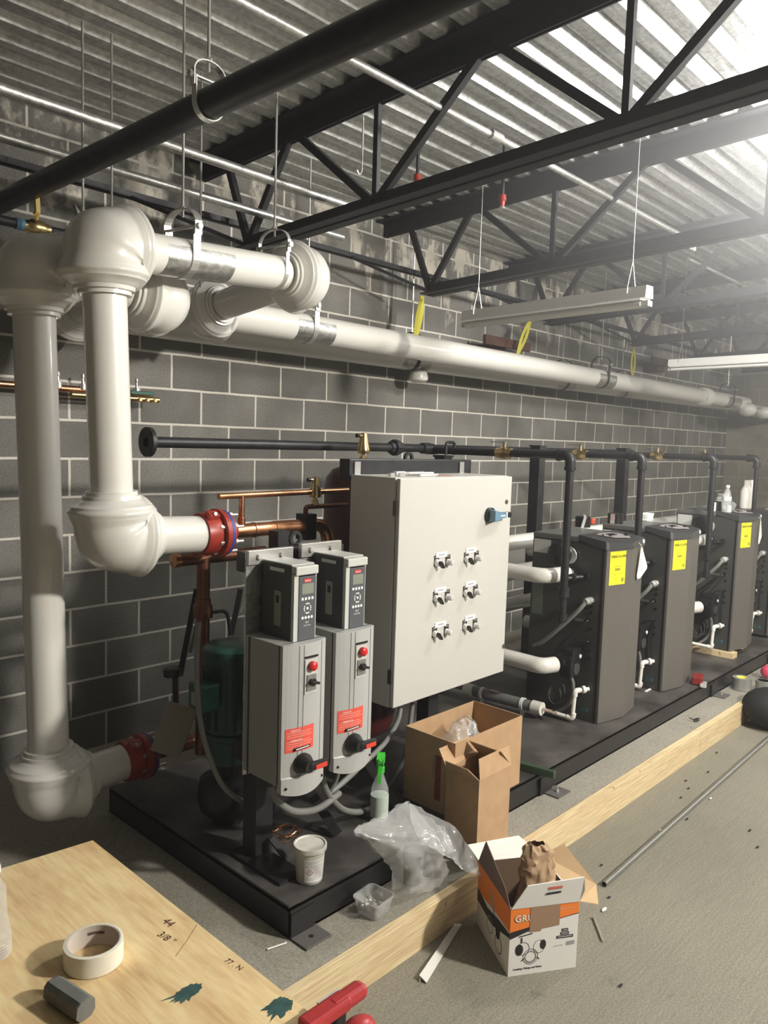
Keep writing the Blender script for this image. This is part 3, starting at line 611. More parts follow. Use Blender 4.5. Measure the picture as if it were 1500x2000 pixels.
# ------------------------------------------------------------------ variable frequency drives
def drive(x0, zo, label, seen):
    """x0: left side of the lower enclosure; front at y=-2.12"""
    yf, yb = -2.12, -1.915; w_ = .188; x1 = x0+w_; zt = 1.095+zo; zb = .595+zo
    t = thing('variable_frequency_drive', label, 'motor drive', (x0, yb, zb), group='motor drives')
    MB().box((x0+.002, yb, zb+.0), (x1+.012, yb+.006, 1.385+zo)).build('mounting_plate', GALP, t)
    q = MB(); q.box((x0+.002, yb-.012, 1.335+zo), (x1+.012, yb, 1.385+zo), bev=.002); q.build('top_bracket', ZINC, t)
    for dx in (.025, .125): MB().cyl((x0+.02+dx, yb-.013, 1.362+zo), (x0+.02+dx, yb-.022, 1.362+zo), .0095, seg=6).build('bolt', ZINC, t)
    # lower enclosure: side walls and a bowed cover
    MB().box((x0, yf+.012, zb+.02), (x1, yb, zt), bev=.003).build('enclosure', mat('enclosure_grey', (.33, .33, .31), .42), t)
    MB().box((x0-.002, yb-.03, zb+.01), (x0, yb-.024, zt)).build('side_seam', BLKP, t)
    n_ = 12; rr = []
    def bow(u): return -.020*(1-(2*u-1)**2)
    for z_, o_ in ((zt, 0), (zt-.001, 0), (zb+.055, 0), (zb+.050, -.004), (zb, -.004)):
        ring = [V((x0+w_*u, yf+bow(u)+o_, z_+(0 if z_ > zb+.02 else -.018*(1-(2*u-1)**2)))) for u in [k/n_ for k in range(n_+1)]]
        rr.append(ring+[V((x1, yf+.02, z_)), V((x0, yf+.02, z_))])
    q = MB(); q.rings(rr, None, True, False); c = q.build('front_cover', VSIL, t)
    for u in (.30, .40, .86): MB().box((x0+w_*u-.0007, yf+bow(u)-.0012, zb+.004), (x0+w_*u+.0007, yf+bow(u)+.003, zt-.004)).build('cover_groove', mat('groove_grey', (.15, .15, .15), .5), t)
    for u in (.08, .93): MB().cyl((x0+w_*u, yf+bow(u)-.007, zb+.018), (x0+w_*u, yf-.001, zb+.018), .0045, seg=10).build('screw', BLKP, t)
    f = lambda u, d=0: V((x0+w_*u, yf+bow(u)-d, 0))
    # reset button and selector
    bz = 1.018+zo
    q = MB(); p_ = f(.56, .001); q.box((p_.x-.026, p_.y-.001, bz+.026), (p_.x+.026, p_.y+.012, bz+.034)); q.box((p_.x-.027, p_.y-.002, bz-.095), (p_.x+.027, p_.y+.010, bz+.022)); q.build('switch_plate', VLT, t)
    MB().box((p_.x-.028, p_.y-.004, bz+.027), (p_.x+.028, p_.y-.001, bz+.034)).build('switch_nameplate', BLKP, t)
    MB().lathe((p_.x, p_.y-.002, bz), (0, -1, 0), [(0, .015), (.006, .016), (.014, .0165), (.019, .012), (.021, .004)], seg=22).build('reset_button', REDB, t)
    q = MB(); q.box((p_.x-.020, p_.y-.006, bz-.085), (p_.x+.020, p_.y-.002, bz-.030)); q.build('selector_switch', mat('selector_silver', (.35, .35, .34), .3, .7), t)
    q = MB(); q.cyl((p_.x, p_.y-.004, bz-.055), (p_.x, p_.y-.016, bz-.055), .013, seg=18); q.cbox((p_.x+.002, p_.y-.02, bz-.055), (.036, .014, .009), rot=Matrix.Rotation(.25, 3, 'Y'), bev=.002); q.build('selector_knob', BLKP, t)
    # warning label
    lz0, lz1 = .733+zo, .815+zo; q = MB(); vs = []
    us = [.06, .2, .35, .5, .66]
    for u in us: vs += [f(u, .0012)+Z*(lz0), f(u, .0012)+Z*(lz1)]
    q.faces(vs, [(2*i, 2*i+2, 2*i+3, 2*i+1) for i in range(len(us)-1)]); lab = q.build('warning_label', REDL, t)
    if seen:
        pk = mat('label_pink', (.80, .30, .24), .5)
        q = MB()
        for k in range(9):
            z_ = lz1-.010-.0075*k
            if k in (0, 4): continue
            vs = []; us2 = [.09, .22, .35, .5, .63-.1*((k*37) % 3)/3]
            for u in us2: vs += [f(u, .0018)+Z*z_, f(u, .0018)+Z*(z_+.0028)]
            q.faces(vs, [(2*i, 2*i+2, 2*i+3, 2*i+1) for i in range(len(us2)-1)])
        q.build('label_print', pk, lab)
    for k, s_ in ((0, '! DANGER'), (4, '! WARNING')):
        text(s_, .009, WHT, lab, f(.14, .003)+Z*(lz1-.012-.034*(k/4)), V((.75, -.12, 0)), Z)
    # disconnect handle
    p_ = f(.40, .001); hz = .688+zo
    MB().box((p_.x-.034, p_.y-.002, hz+.050), (p_.x+.034, p_.y+.008, hz+.059)).build('handle_nameplate', BLKP, t)
    MB().box((p_.x-.029, p_.y-.0026, hz+.053), (p_.x+.029, p_.y-.002, hz+.056)).build('nameplate_text', WHT, t)
    q = MB(); q.lathe((p_.x, p_.y, hz), (0, -1, 0), [(0, .036), (.012, .036), (.018, .033), (.034, .024), (.042, .021)], seg=28); q.cbox((p_.x+.040, p_.y-.036, hz-.004), (.085, .022, .030), rot=Matrix.Rotation(.06, 3, 'Y'), bev=.009); hd = q.build('disconnect_handle', BLKP, t)
    MB().cbox((p_.x+.046, p_.y-.0475, hz-.006), (.050, .002, .016)).build('red_insert', mat('red_insert', (.62, .05, .03), .4), hd)
    # upper drive body
    ux0, ux1, uf = x0+.062, x0+.158, -2.098
    MB().box((ux0, uf+.012, 1.075+zo), (ux1, yb-.014, 1.348+zo), bev=.002).build('drive_body', VDK, t)
    q = MB(); q.box((ux0-.001, uf, 1.085+zo), (ux0+.018, uf+.014, 1.325+zo)); q.box((ux0-.001, uf-.010, 1.318+zo), (ux1+.002, uf+.016, 1.348+zo), bev=.004); q.box((ux1-.003, uf, 1.085+zo), (ux1+.001, uf+.014, 1.325+zo)); q.box((ux0-.001, uf+.014, 1.3485+zo), (ux1+.001, yb-.016, 1.353+zo)); q.build('front_frame', VLT, t)
    kp = MB().box((ux0+.018, uf-.003, 1.085+zo), (ux1-.003, uf+.012, 1.312+zo), bev=.002).build('control_panel', VKEY, t)
    kx = (ux0+.018+ux1-.003)/2; kf = uf-.0035
    MB().box((kx-.025, kf-.0005, 1.252+zo), (kx+.027, kf+.001, 1.288+zo)).build('display', LCD, kp)
    MB().box((kx-.016, kf-.0006, 1.292+zo), (kx+.014, kf+.001, 1.304+zo)).build('brand_badge', mat('badge_red', (.65, .03, .03), .4), kp)
    text('Danfoss', .0085, WHT, kp, (kx-.001, kf-.001, 1.295+zo), X, Z, align='CENTER')
    for k in range(4): MB().box((kx-.027+.0145*k, kf-.001, 1.232+zo), (kx-.018+.0145*k, kf, 1.241+zo)).build('button', WHT, kp)
    for k in range(4): MB().lathe((kx-.021+.0135*k, kf, 1.172+zo), (0, -1, 0), [(0, .0052), (.0012, .005)], seg=14).build('button', WHT, kp)
    q = MB()
    for k in range(4):
        for s_ in range(3):
            a = PI/4+k*PI/2+(s_-1)*.42+PI/4; q.cbox((kx+.0145*math.cos(a), kf, 1.203+zo+.0165*math.sin(a)), (.0045, .002, .0045))
    q.lathe((kx, kf, 1.203+zo), (0, -1, 0), [(0, .0048), (.0012, .0046)], seg=14); q.build('navigation_keys', WHT, kp)
    text('VLT', .010, WHT, kp, (kx, kf-.0002, 1.152+zo), X, Z, align='CENTER'); text('HVAC Drive', .0062, WHT, kp, (kx, kf-.0002, 1.143+zo), X, Z, align='CENTER')
    q = MB(); q.box((ux0-.001, yb-.115, 1.135+zo), (ux0, yb-.080, 1.255+zo)); q.build('rating_label', VLAB, t)
    MB().box((ux0-.002, yb-.105, 1.215+zo), (ux0-.0008, yb-.090, 1.240+zo)).build('label_mark', BLKP, t)
    MB().box((ux0-.0015, yb-.13, 1.322+zo), (ux0, yb-.055, 1.334+zo)).build('side_slot', CHR, t)
    return t
drive(-.885, 0, 'nearer left motor drive, dark keypad unit over a silver enclosure with red label', True)
drive(-.648, .006, 'second motor drive just left of the cream control cabinet', True)

# grey flexible conduits
def flex(pts, r, label, m=FLEX):
    MB().tube(pts, r, seg=14, bend=.10).build('flexible_conduit', m, label=label, cat='conduit', group='grey flexible conduits')
def smooth(pts, n=10):
    P = [V(p) for p in pts]; out = []
    for i in range(len(P)-1):
        p0, p1, p2, p3 = P[max(i-1, 0)], P[i], P[i+1], P[min(i+2, len(P)-1)]
        for k in range(n):
            u = k/n; out.append(.5*((2*p1)+(p2-p0)*u+(2*p0-5*p1+4*p2-p3)*u*u+(3*p1-p0-3*p2+p3)*u**3))
    return out+[P[-1]]
def flexpx(pp, r, label, m=FLEX):
    MB().tube(smooth([at(a, b_, y=y_) for a, b_, y_ in pp]), r, seg=14).build('flexible_conduit', m, label=label, cat='conduit', group='grey flexible conduits')
flexpx([(528, 1535, -2.04), (540, 1562, -2.05), (570, 1583, -2.06), (605, 1584, -2.06), (632, 1573, -2.04), (662, 1550, -1.98)], .0125, 'grey conduit looping from the nearer drive to the right')
flexpx([(628, 1515, -2.04), (640, 1550, -2.02), (668, 1580, -1.98), (700, 1586, -1.95), (730, 1578, -1.9)], .0125, 'grey conduit looping down between the two drives')
flexpx([(782, 1384, -1.80), (776, 1410, -1.82), (752, 1450, -1.86), (715, 1487, -1.9), (670, 1528, -1.94), (640, 1552, -1.94)], .0115, 'grey conduit sweeping down left from the cabinet to the drives')
flexpx([(806, 1372, -1.72), (800, 1420, -1.74), (790, 1480, -1.78), (765, 1530, -1.84), (738, 1560, -1.88)], .0115, 'grey conduit sweeping down from the cabinet behind the spray bottle')
flexpx([(663, 1498, -2.0), (656, 1525, -1.98), (640, 1552, -1.96)], .008, 'thin grey conduit under the second drive')
flexpx([(388, 1215, -1.70), (384, 1300, -1.74), (390, 1400, -1.77), (410, 1480, -1.78), (440, 1540, -1.79), (490, 1575, -1.80)], .010, 'long thin grey conduit hanging from the pump motor to the skid')

# ------------------------------------------------------------------ control cabinet
CX0, CX1, CZ0, CZ1, CYF, CYB = -.155, .648, .668, 1.624, -1.95, -1.668
t = thing('control_cabinet', 'large cream steel control cabinet with selector switches on its door', 'control cabinet', (CX0, CYB, CZ0))
MB().box((CX0, CYF+.024, CZ0), (CX1, CYB, CZ1), bev=.003).build('cabinet_body', CREAM, t)
MB().box((CX0+.012, CYF+.018, CZ0+.012), (CX1-.012, CYF+.026, CZ1-.012)).build('door_gasket', BLKP, t)
dr = MB().box((CX0+.004, CYF, CZ0+.002), (CX1-.002, CYF+.020, CZ1-.003), bev=.003).build('door', CREAM, t)
for z_ in (1.50, .80): MB().box((CX0-.004, CYF+.010, z_-.03), (CX0+.006, CYF+.03, z_+.03)).build('hinge', mat('hinge_dark', (.10, .09, .07), .4, .6), dr)
for px, py in ((989, 980), (983, 1262)):
    c = at(px, py, y=CYF); MB().lathe(c, (0, -1, 0), [(0, .011), (.003, .011), (.004, .007)], seg=18, m=None).build('door_lock', mat('lock_metal', (.25, .22, .18), .3, .9), dr)
c = at(955, 1006, y=CYF); q = MB(); q.lathe(c, (0, -1, 0), [(0, .036), (.014, .036), (.017, .033)], seg=28); hd = q.build('disconnect_handle', BLKP, dr)
q = MB(); rr = []
for u, w_, h_, d0 in ((0, .028, .030, 0), (.25, .026, .027, 0), (.6, .018, .016, 0), (1, .013, .013, 0)):
    x = c.x-.022+.085*u; rr.append([V((x, CYF-.018, c.z+h_)), V((x, CYF-.052-.004*u, c.z+h_*.8)), V((x, CYF-.052-.004*u, c.z-h_*.8)), V((x, CYF-.018, c.z-h_))])
q.rings(rr, None, True, False).build('handle_grip', BLUH, hd)
MB().cbox((c.x+.070, CYF-.036, c.z+.001), (.012, .032, .027)).build('white_band', WHT, hd)
MB().cbox((c.x+.094, CYF-.036, c.z+.001), (.038, .030, .026), bev=.004).build('handle_end', BLKP, hd)
MB().cbox((c.x+.035, CYF-.055, c.z+.0), (.04, .002, .005)).build('indicator_stripe', WHT, hd)
rows = [((851, 1100), (874, 1097), (859, 1082)), ((909, 1093), (930, 1089), (917, 1073)), ((849, 1170), (873, 1165), (857, 1151)), ((907, 1159), (928, 1155), (916, 1139)), ((847, 1239), (871, 1233), (857, 1218)), ((906, 1225), (927, 1221), (915, 1205))]
DK = mat('switch_plate_black', (.03, .028, .026), .4)
for (a, b_, l) in rows:
    pa = at(a[0]+1, a[1]-1, y=CYF); pb = at(b_[0], b_[1], y=CYF); pl = at(l[0], l[1], y=CYF)
    MB().cbox((pl.x+.010, CYF-.0015, pl.z-.004), (.076, .003, .022)).build('nameplate', WHT, dr)
    MB().cbox((pl.x+.010, CYF-.0033, pl.z-.004), (.040, .0006, .005)).build('nameplate_text', GREY, dr)
    for c, k in ((pa, 0), (pb, 1)):
        MB().cbox((c.x, CYF-.001, c.z+.008), (.032, .003, .046)).build('legend_plate', DK, dr)
        MB().cbox((c.x, CYF-.0028, c.z+.025), (.022, .0006, .004)).build('legend_text', GREY, dr)
        if k == 0:
            s_ = MB().lathe((c.x, CYF-.002, c.z), (0, -1, 0), [(0, .016), (.004, .016), (.006, .0145), (.016, .014), (.018, .011)], seg=22).build('selector_switch', CHR, dr)
            MB().cbox((c.x+.004, CYF-.028, c.z-.006), (.009, .02, .036), rot=Matrix.Rotation(-.62, 3, 'Y'), bev=.002).build('knob', BLKP, s_)
        else:
            MB().lathe((c.x, CYF-.002, c.z-.002), (0, -1, 0), [(0, .0155), (.005, .0155), (.008, .0125), (.024, .0125), (.029, .010), (.031, .004)], seg=22).build('pilot_light', PILOT, dr)
for x in (CX0+.02, CX1-.05): MB().box((x, CYB-.003, CZ1), (x+.035, CYB+.001, CZ1+.055)).build('wall_tab', ZINC, t)
# small tools lying on top
def bar(p, ang, l, w_, h_, m, name, label, cat, group='tools on the cabinet'):
    R = Matrix.Rotation(ang, 3, 'Z'); q = MB(); q.cbox(V(p)+Z*h_/2, (l, w_, h_), rot=R, bev=min(w_, h_)*.2); return q.build(name, m, label=label, cat=cat, group=group)
tz = CZ1+.0005
t = thing('pliers', 'steel pliers lying open on top of the control cabinet', 'pliers', (.06, -1.80, tz), group='tools on the cabinet')
for s_ in (1, -1): MB().tube([(.02, -1.80+.010*s_, tz+.010), (.09, -1.80-.004*s_, tz+.010), (.20, -1.80-.028*s_, tz+.010)], .007, seg=8, bend=.03).build('handle', ZINC, t)
MB().cbox((.005, -1.80, tz+.010), (.06, .026, .018), bev=.004).build('jaw', CHR, t)
bar((.13, -1.86, tz), .1, .14, .014, .010, CHR, 'wrench', 'bright wrench on the cabinet top in front of the pliers', 'wrench')
bar((.24, -1.76, tz), .5, .13, .010, .010, ZINC, 'screwdriver', 'thin steel screwdriver on the cabinet top, behind', 'screwdriver')
bar((.22, -1.85, tz), -.3, .11, .05, .003, mat('copper_rag', (.32, .18, .13), .6), 'copper_strip', 'flat coppery strip on the cabinet top', 'metal strip')
for k in range(4): MB().cyl((-.09+.03*k, -1.84+.015*(k % 2), tz), (-.09+.03*k, -1.84+.015*(k % 2), tz+.014), .009, seg=6).build('nut', CHR, label=('leftmost', 'second', 'third', 'rightmost')[k]+' shiny hex nut in the row on the cabinet top', cat='nut', group='nuts on the cabinet top')

# ------------------------------------------------------------------ tank, air vents, copper piping
t = thing('buffer_tank', 'dark red steel tank standing behind the control cabinet', 'tank', (.345, -1.25, .25))
MB().lathe((.345, -1.25, .25), (0, 0, 1), [(0, .12), (.02, .16), (.06, .19), (.12, .2), (1.28, .2), (1.33, .19), (1.37, .16), (1.39, .11), (1.40, .03)], seg=44).build('shell', TANK, t)
c = at(709, 905, y=-1.25)
MB().lathe((c.x, c.y, 1.64), (0, 0, 1), [(0, .05), (.03, .035), (.04, .02)], seg=16).build('top_boss', TANK, t)
def vent(p, s, label):
    p = V(p); t = thing('air_vent', label, 'air vent', p, group='brass air vents')
    MB().lathe(p, Z, [(0, .016*s), (.02*s, .016*s), (.022*s, .010*s), (.035*s, .010*s)], seg=6).build('fitting', BRASS, t)
    MB().lathe(p+Z*.035*s, Z, [(0, .010*s), (.0, .026*s), (.012*s, .029*s), (.018*s, .028*s), (.075*s, .017*s), (.088*s, .015*s), (.090*s, .008*s)], seg=24).build('body', BRASS, t)
    MB().cyl(p+V((0, 0, .112*s)), p+V((-.038*s, 0, .112*s)), .0075*s, seg=12).build('outlet', BRASS, t)
    MB().cyl(p+V((-.030*s, 0, .112*s)), p+V((-.045*s, 0, .112*s)), .009*s, seg=12).build('cap', BLKP, t)
vent((c.x, c.y, 1.665), 1.15, 'brass air vent on top of the dark red tank')
CY = -1.45
def cup(pts, r, name, label, m=CU, bend=.03, seg_=20): return MB().tube(pts, r, seg=seg_, bend=bend).build(name, m, label=label, cat='pipe', group='copper pipes')
CZc = 1.385
t = thing('copper_header', 'thick copper header pipe with tees running right from the upper red flange', 'pipe', (-.6, CY, CZc), group='copper pipes')
MB().tube([(-.60, CY, CZc), (-.08, CY, CZc+.004), (-.08, CY, 1.2)], .029, seg=24, bend=.09).build('pipe', CU, t)
for x0, x1 in ((-.505, -.495), (-.395, -.37), (-.27, -.255)): MB().lathe((x0, CY, CZc), (1, 0, 0), [(0, .029), (0, .0325), (x1-x0, .0325), (x1-x0, .029)], seg=24).build('joint_collar', CU, t)
MB().lathe((-.385, CY, CZc), (1, 0, 0), [(0, .03), (.0, .033), (.155, .033), (.155, .03)], seg=24).build('tee', CU, t)
xT = at(540, 1040, y=CY).x; MB().lathe((xT, CY, CZc), (0, 0, -1), [(0, .027), (.05, .026), (.07, .022), (.09, .014), (.115, .013)], seg=20).build('tee_branch', CU, t)
xs = at(472, 985, y=CY).x; zs = at(472, 968, y=CY).z
MB().lathe((xs, CY, CZc+.02), (0, 0, 1), [(0, .016), (.035, .016), (.036, .0125), (zs-CZc-.03, .0125), (zs-CZc-.02, .012)], seg=18).build('riser_stub', CU, t)
xl = at(427, 967, y=CY).x
MB().tube([(xl, CY, zs), (.28, CY, zs+.01)], .0125, seg=16).build('small_line', CU, t)
q = MB(); q.cbox((at(598, 1030, y=CY).x, CY, CZc-.002), (.065, .07, .115), bev=.004); q.build('valve_block', BLKP, t)
xv = at(597, 990, y=CY).x
MB().tube([(xv, CY, CZc+.05), (xv, CY, CZc+.085), (.2, CY, CZc+.085)], .011, seg=12, bend=.03).build('black_line', CUD, t)
cc = at(615, 983, y=CY); vent((cc.x, CY, CZc+.092), 1.0, 'brass air vent above the copper header, left of the tank')
t = thing('copper_riser', 'dark copper pipe with a capped stub dropping behind the nearer drive', 'pipe', (-.63, -1.3, .5), group='copper pipes')
xa = at(338, 1096, y=-1.3).x; za = at(345, 1095, y=-1.3).z; xb = at(397, 1150, y=-1.3).x
MB().cyl((xa, -1.3, za), (xb+.32, -1.3, za), .026, seg=24).build('capped_stub', CUD, t)
MB().lathe((xa-.004, -1.3, za), (1, 0, 0), [(0, .018), (.004, .0285), (.03, .0285), (.03, .026)], seg=24).build('pipe_cap', CU, t)
MB().cyl((xb, -1.3, za), (xb, -1.3, .42), .028, seg=22).build('pipe', CUD, t)
q = MB(); q.lathe((xb, -1.3, 1.01), (0, 0, 1), [(0, .03), (0, .042), (.05, .042), (.06, .034), (.08, .034)], seg=10); q.build('valve_body', CUD, t)
q = MB(); q.tube([(xb+.02, -1.32, 1.03), (xb+.10, -1.33, 1.03), (xb+.12, -1.33, .92)], .008, seg=8, bend=.03); q.build('valve_handle', BLKP, t)
# red flanges
def flange(p, label, name='flange_adapter'):
    p = V(p); t = thing(name, label, 'pipe flange', p, group='red pipe flanges'); a = X
    q = MB().lathe(p-a*.0, a, [(0, .066), (0, .082), (.035, .086), (.06, .084), (.061, .066)], seg=28); q.build('coupling', REDP, t)
    for s_ in (1, -1): MB().cbox(p+V((.03, -.045*s_*1.0, .075*s_)), (.05, .04, .03), rot=Matrix.Rotation(.5*s_, 3, 'X'), bev=.006).build('coupling_lug', REDP, t); MB().cyl(p+V((.03, -.07*s_, .085*s_)), p+V((.03, -.02*s_, .075*s_)), .008, seg=6).build('lug_bolt', ZINC, t)
    MB().lathe(p+a*.062, a, [(0, .06), (.01, .093), (.012, .097), (.032, .097), (.034, .06)], seg=36).build('flange_ring', REDP, t)
    MB().lathe(p+a*.097, a, [(0, .05), (0, .094), (.012, .094), (.012, .05)], seg=36).build('gasket', BLUEG, t)
    MB().lathe(p+a*.110, a, [(0, .03), (0, .088), (.010, .088), (.012, .045), (.05, .034), (.06, .03)], seg=36).build('companion_flange', REDP, t)
    for k in range(8):
        an = PI/8+k*PI/4; c_ = p+V((0, math.cos(an)*.078, math.sin(an)*.078)); q = MB(); q.cyl(c_+a*.045, c_+a*.16, .006, seg=8); q.cyl(c_+a*.050, c_+a*.062, .011, seg=6); q.cyl(c_+a*.121, c_+a*.131, .011, seg=6); q.build('bolt', ZINC, t)
    return t
flange((-.765, -1.45, 1.385), 'red pipe flange with blue gasket at the end of the upper white pipe')
flange((-.925, -1.15, .415), 'dark red pipe flange at the end of the lower white pipe on the skid')
MB().cyl((-.76, -1.15, .415), (-.45, -1.15, .415), .034, seg=20).build('suction_pipe', CUD, label='dark pipe from the lower red flange to the pump', cat='pipe')

# pumps behind the drives
def pump(x, y, label):
    t = thing('pump', label, 'pump', (x, y, .25), group='green pumps')
    MB().lathe((x, y, .25), Z, [(0, .06), (.04, .06), (.05, .11), (.10, .125), (.17, .115), (.20, .06), (.24, .05)], seg=30).build('volute', BLKP, t)
    MB().lathe((x, y, .49), Z, [(0, .05), (.01, .085), (.10, .085), (.11, .10), (.13, .10)], seg=26).build('bracket', GRN, t)
    q = MB(); q.lathe((x, y, .62), Z, [(0, .09), (.01, .10), (.26, .10), (.27, .107), (.33, .107), (.345, .09), (.35, .03)], seg=32)
    q.build('motor', GRN, t)
    fl = MB()
    for k in range(16): a = 2*PI*k/16; fl.cbox((x+.104*math.cos(a), y+.104*math.sin(a), .75), (.012, .004, .22), rot=Matrix.Rotation(a, 3, 'Z'))
    fl.build('cooling_fins', GRN, t)
    MB().cbox((x-.135, y-.02, .79), (.075, .10, .10), bev=.006).build('terminal_box', GRN, t)
    MB().cbox((x-.176, y-.02, .785), (.003, .04, .05)).build('terminal_label', VLAB, t)
    MB().cbox((x+.01, y-.106, .79), (.055, .004, .06)).build('nameplate', VLT, t)
    return t
p1 = at(450, 1330, y=-1.58); pump(p1.x, -1.58, 'green vertical pump motor behind the nearer drive'); dup([o for o in bpy.data.objects if o.name == 'pump'][0], (p1.x+.46, -1.45, .25), 'second green pump hidden behind the drives, nearer the cabinet')
# odds and ends behind the drives
c = at(340, 1425, y=-1.35); q = MB(); q.cbox(c, (.12, .045, .20), rot=Matrix.Rotation(math.radians(25), 3, 'Y') @ Matrix.Rotation(math.radians(-35), 3, 'Z'), bev=.003)
q.build('cardboard_box', mat('pale_box', (.30, .28, .22), .7), label='small pale box leaning on the pump suction pipe', cat='box')
for i, (pp, lb) in enumerate((([(342, 1300), (346, 1440)], 'black lever gauge bracket beside the pump pipe'), ([(385, 1150), (352, 1320)], 'tilted black bracket left of the dark copper riser'), ([(470, 1150), (452, 1240)], 'tilted black bracket right of the dark copper riser'))):
    a, b_ = at(*pp[0], y=-1.22), at(*pp[1], y=-1.22); q = MB(); q.tube([a, b_], .016, seg=4)
    if i == 0: q.lathe(at(336, 1320, y=-1.24), (0, 0, 1), [(0, .035), (.03, .038), (.035, .03)], seg=20)
    o = q.build('bracket', BLKP, label=lb, cat='bracket', group='black brackets by the pump')
    if i: MB().tube([a+V((.022, -.02, -.02)), b_+V((.035, -.02, .1))], .010, seg=4).build('bracket_wrap', mat('foil_grey', (.2, .2, .18), .4, .4), o)
# copper lines on the wall at the left
t = thing('wall_copper_pipe', 'copper pipe with a green handled valve manifold low on the left wall', 'pipe', (-.6, -.09, 2.0), group='copper pipes')
za = at(100, 757, y=-.09).z; xe = at(292, 772, y=-.09).x
MB().cyl((-3.2, -.09, za), (xe, -.09, za), .018, seg=14).build('pipe', CU, t)
MB().cyl((-.66, -.13, za-.03), (xe+.03, -.13, za-.03), .017, seg=14).build('manifold', BRASS, t)
for px in (112, 160, 265): xx = at(px, 757, y=-.09).x; MB().lathe((xx, -.10, za), Z, [(0, .018), (.03, .018), (.032, .008), (.06, .006), (.065, .010), (.08, .008)], seg=10).build('bleed_valve', ZINC, t)
MB().cbox((xe-.08, -.145, za+.002), (.14, .025, .02), bev=.004).build('green_handle', mat('dark_green', (.01, .10, .07), .4), t)
for k in range(3): MB().cyl((xe-.10+.045*k, -.15, za-.035), (xe-.10+.045*k, -.175, za-.035), .009, seg=8).build('port', BRASS, t)
t = thing('brass_ball_valve', 'brass ball valve with yellow lever on the pipe at the upper left corner', 'valve', at(75, 448, y=-.55))
yv = -.55; a = at(-60, 432, y=yv); b_ = at(140, 460, y=yv); zv = b_.z
MB().cyl((a.x-.6, yv, zv+.0), (b_.x+.10, yv, zv), .020, seg=18).build('pipe', JST, t)
vx = at(72, 448, y=yv).x
MB().lathe((vx-.055, yv, zv), X, [(0, .024), (.02, .026), (.03, .034), (.08, .034), (.09, .026), (.11, .024)], seg=10).build('valve_body', BRASS, t)
MB().cyl((vx-.09, yv, zv), (vx-.055, yv, zv), .024, seg=16).build('blue_tape', mat('blue_tape', (.10, .25, .38), .5), t)
h = MB(); h.cyl((vx, yv, zv+.03), (vx, yv, zv+.05), .008, seg=8); h.tube([(vx-.01, yv, zv+.052), (vx, yv-.01, zv+.06), (vx-.005, yv-.01, zv+.16)], .013, seg=4, bend=.02); h.build('lever', mat('lever_yellow', (.72, .48, .10), .4), t)
MB().cbox((vx+.19, yv+.02, zv+.01), (.10, .07, .06), bev=.01).build('union_body', ZINC, t)
MB().prism([(vx+.20, yv, zv+.05), (vx+.27, yv, zv+.03), (vx+.17, yv, zv+.14)], (0, .03, 0)).build('grey_tag', mat('tag_grey', (.35, .36, .36), .5), t)

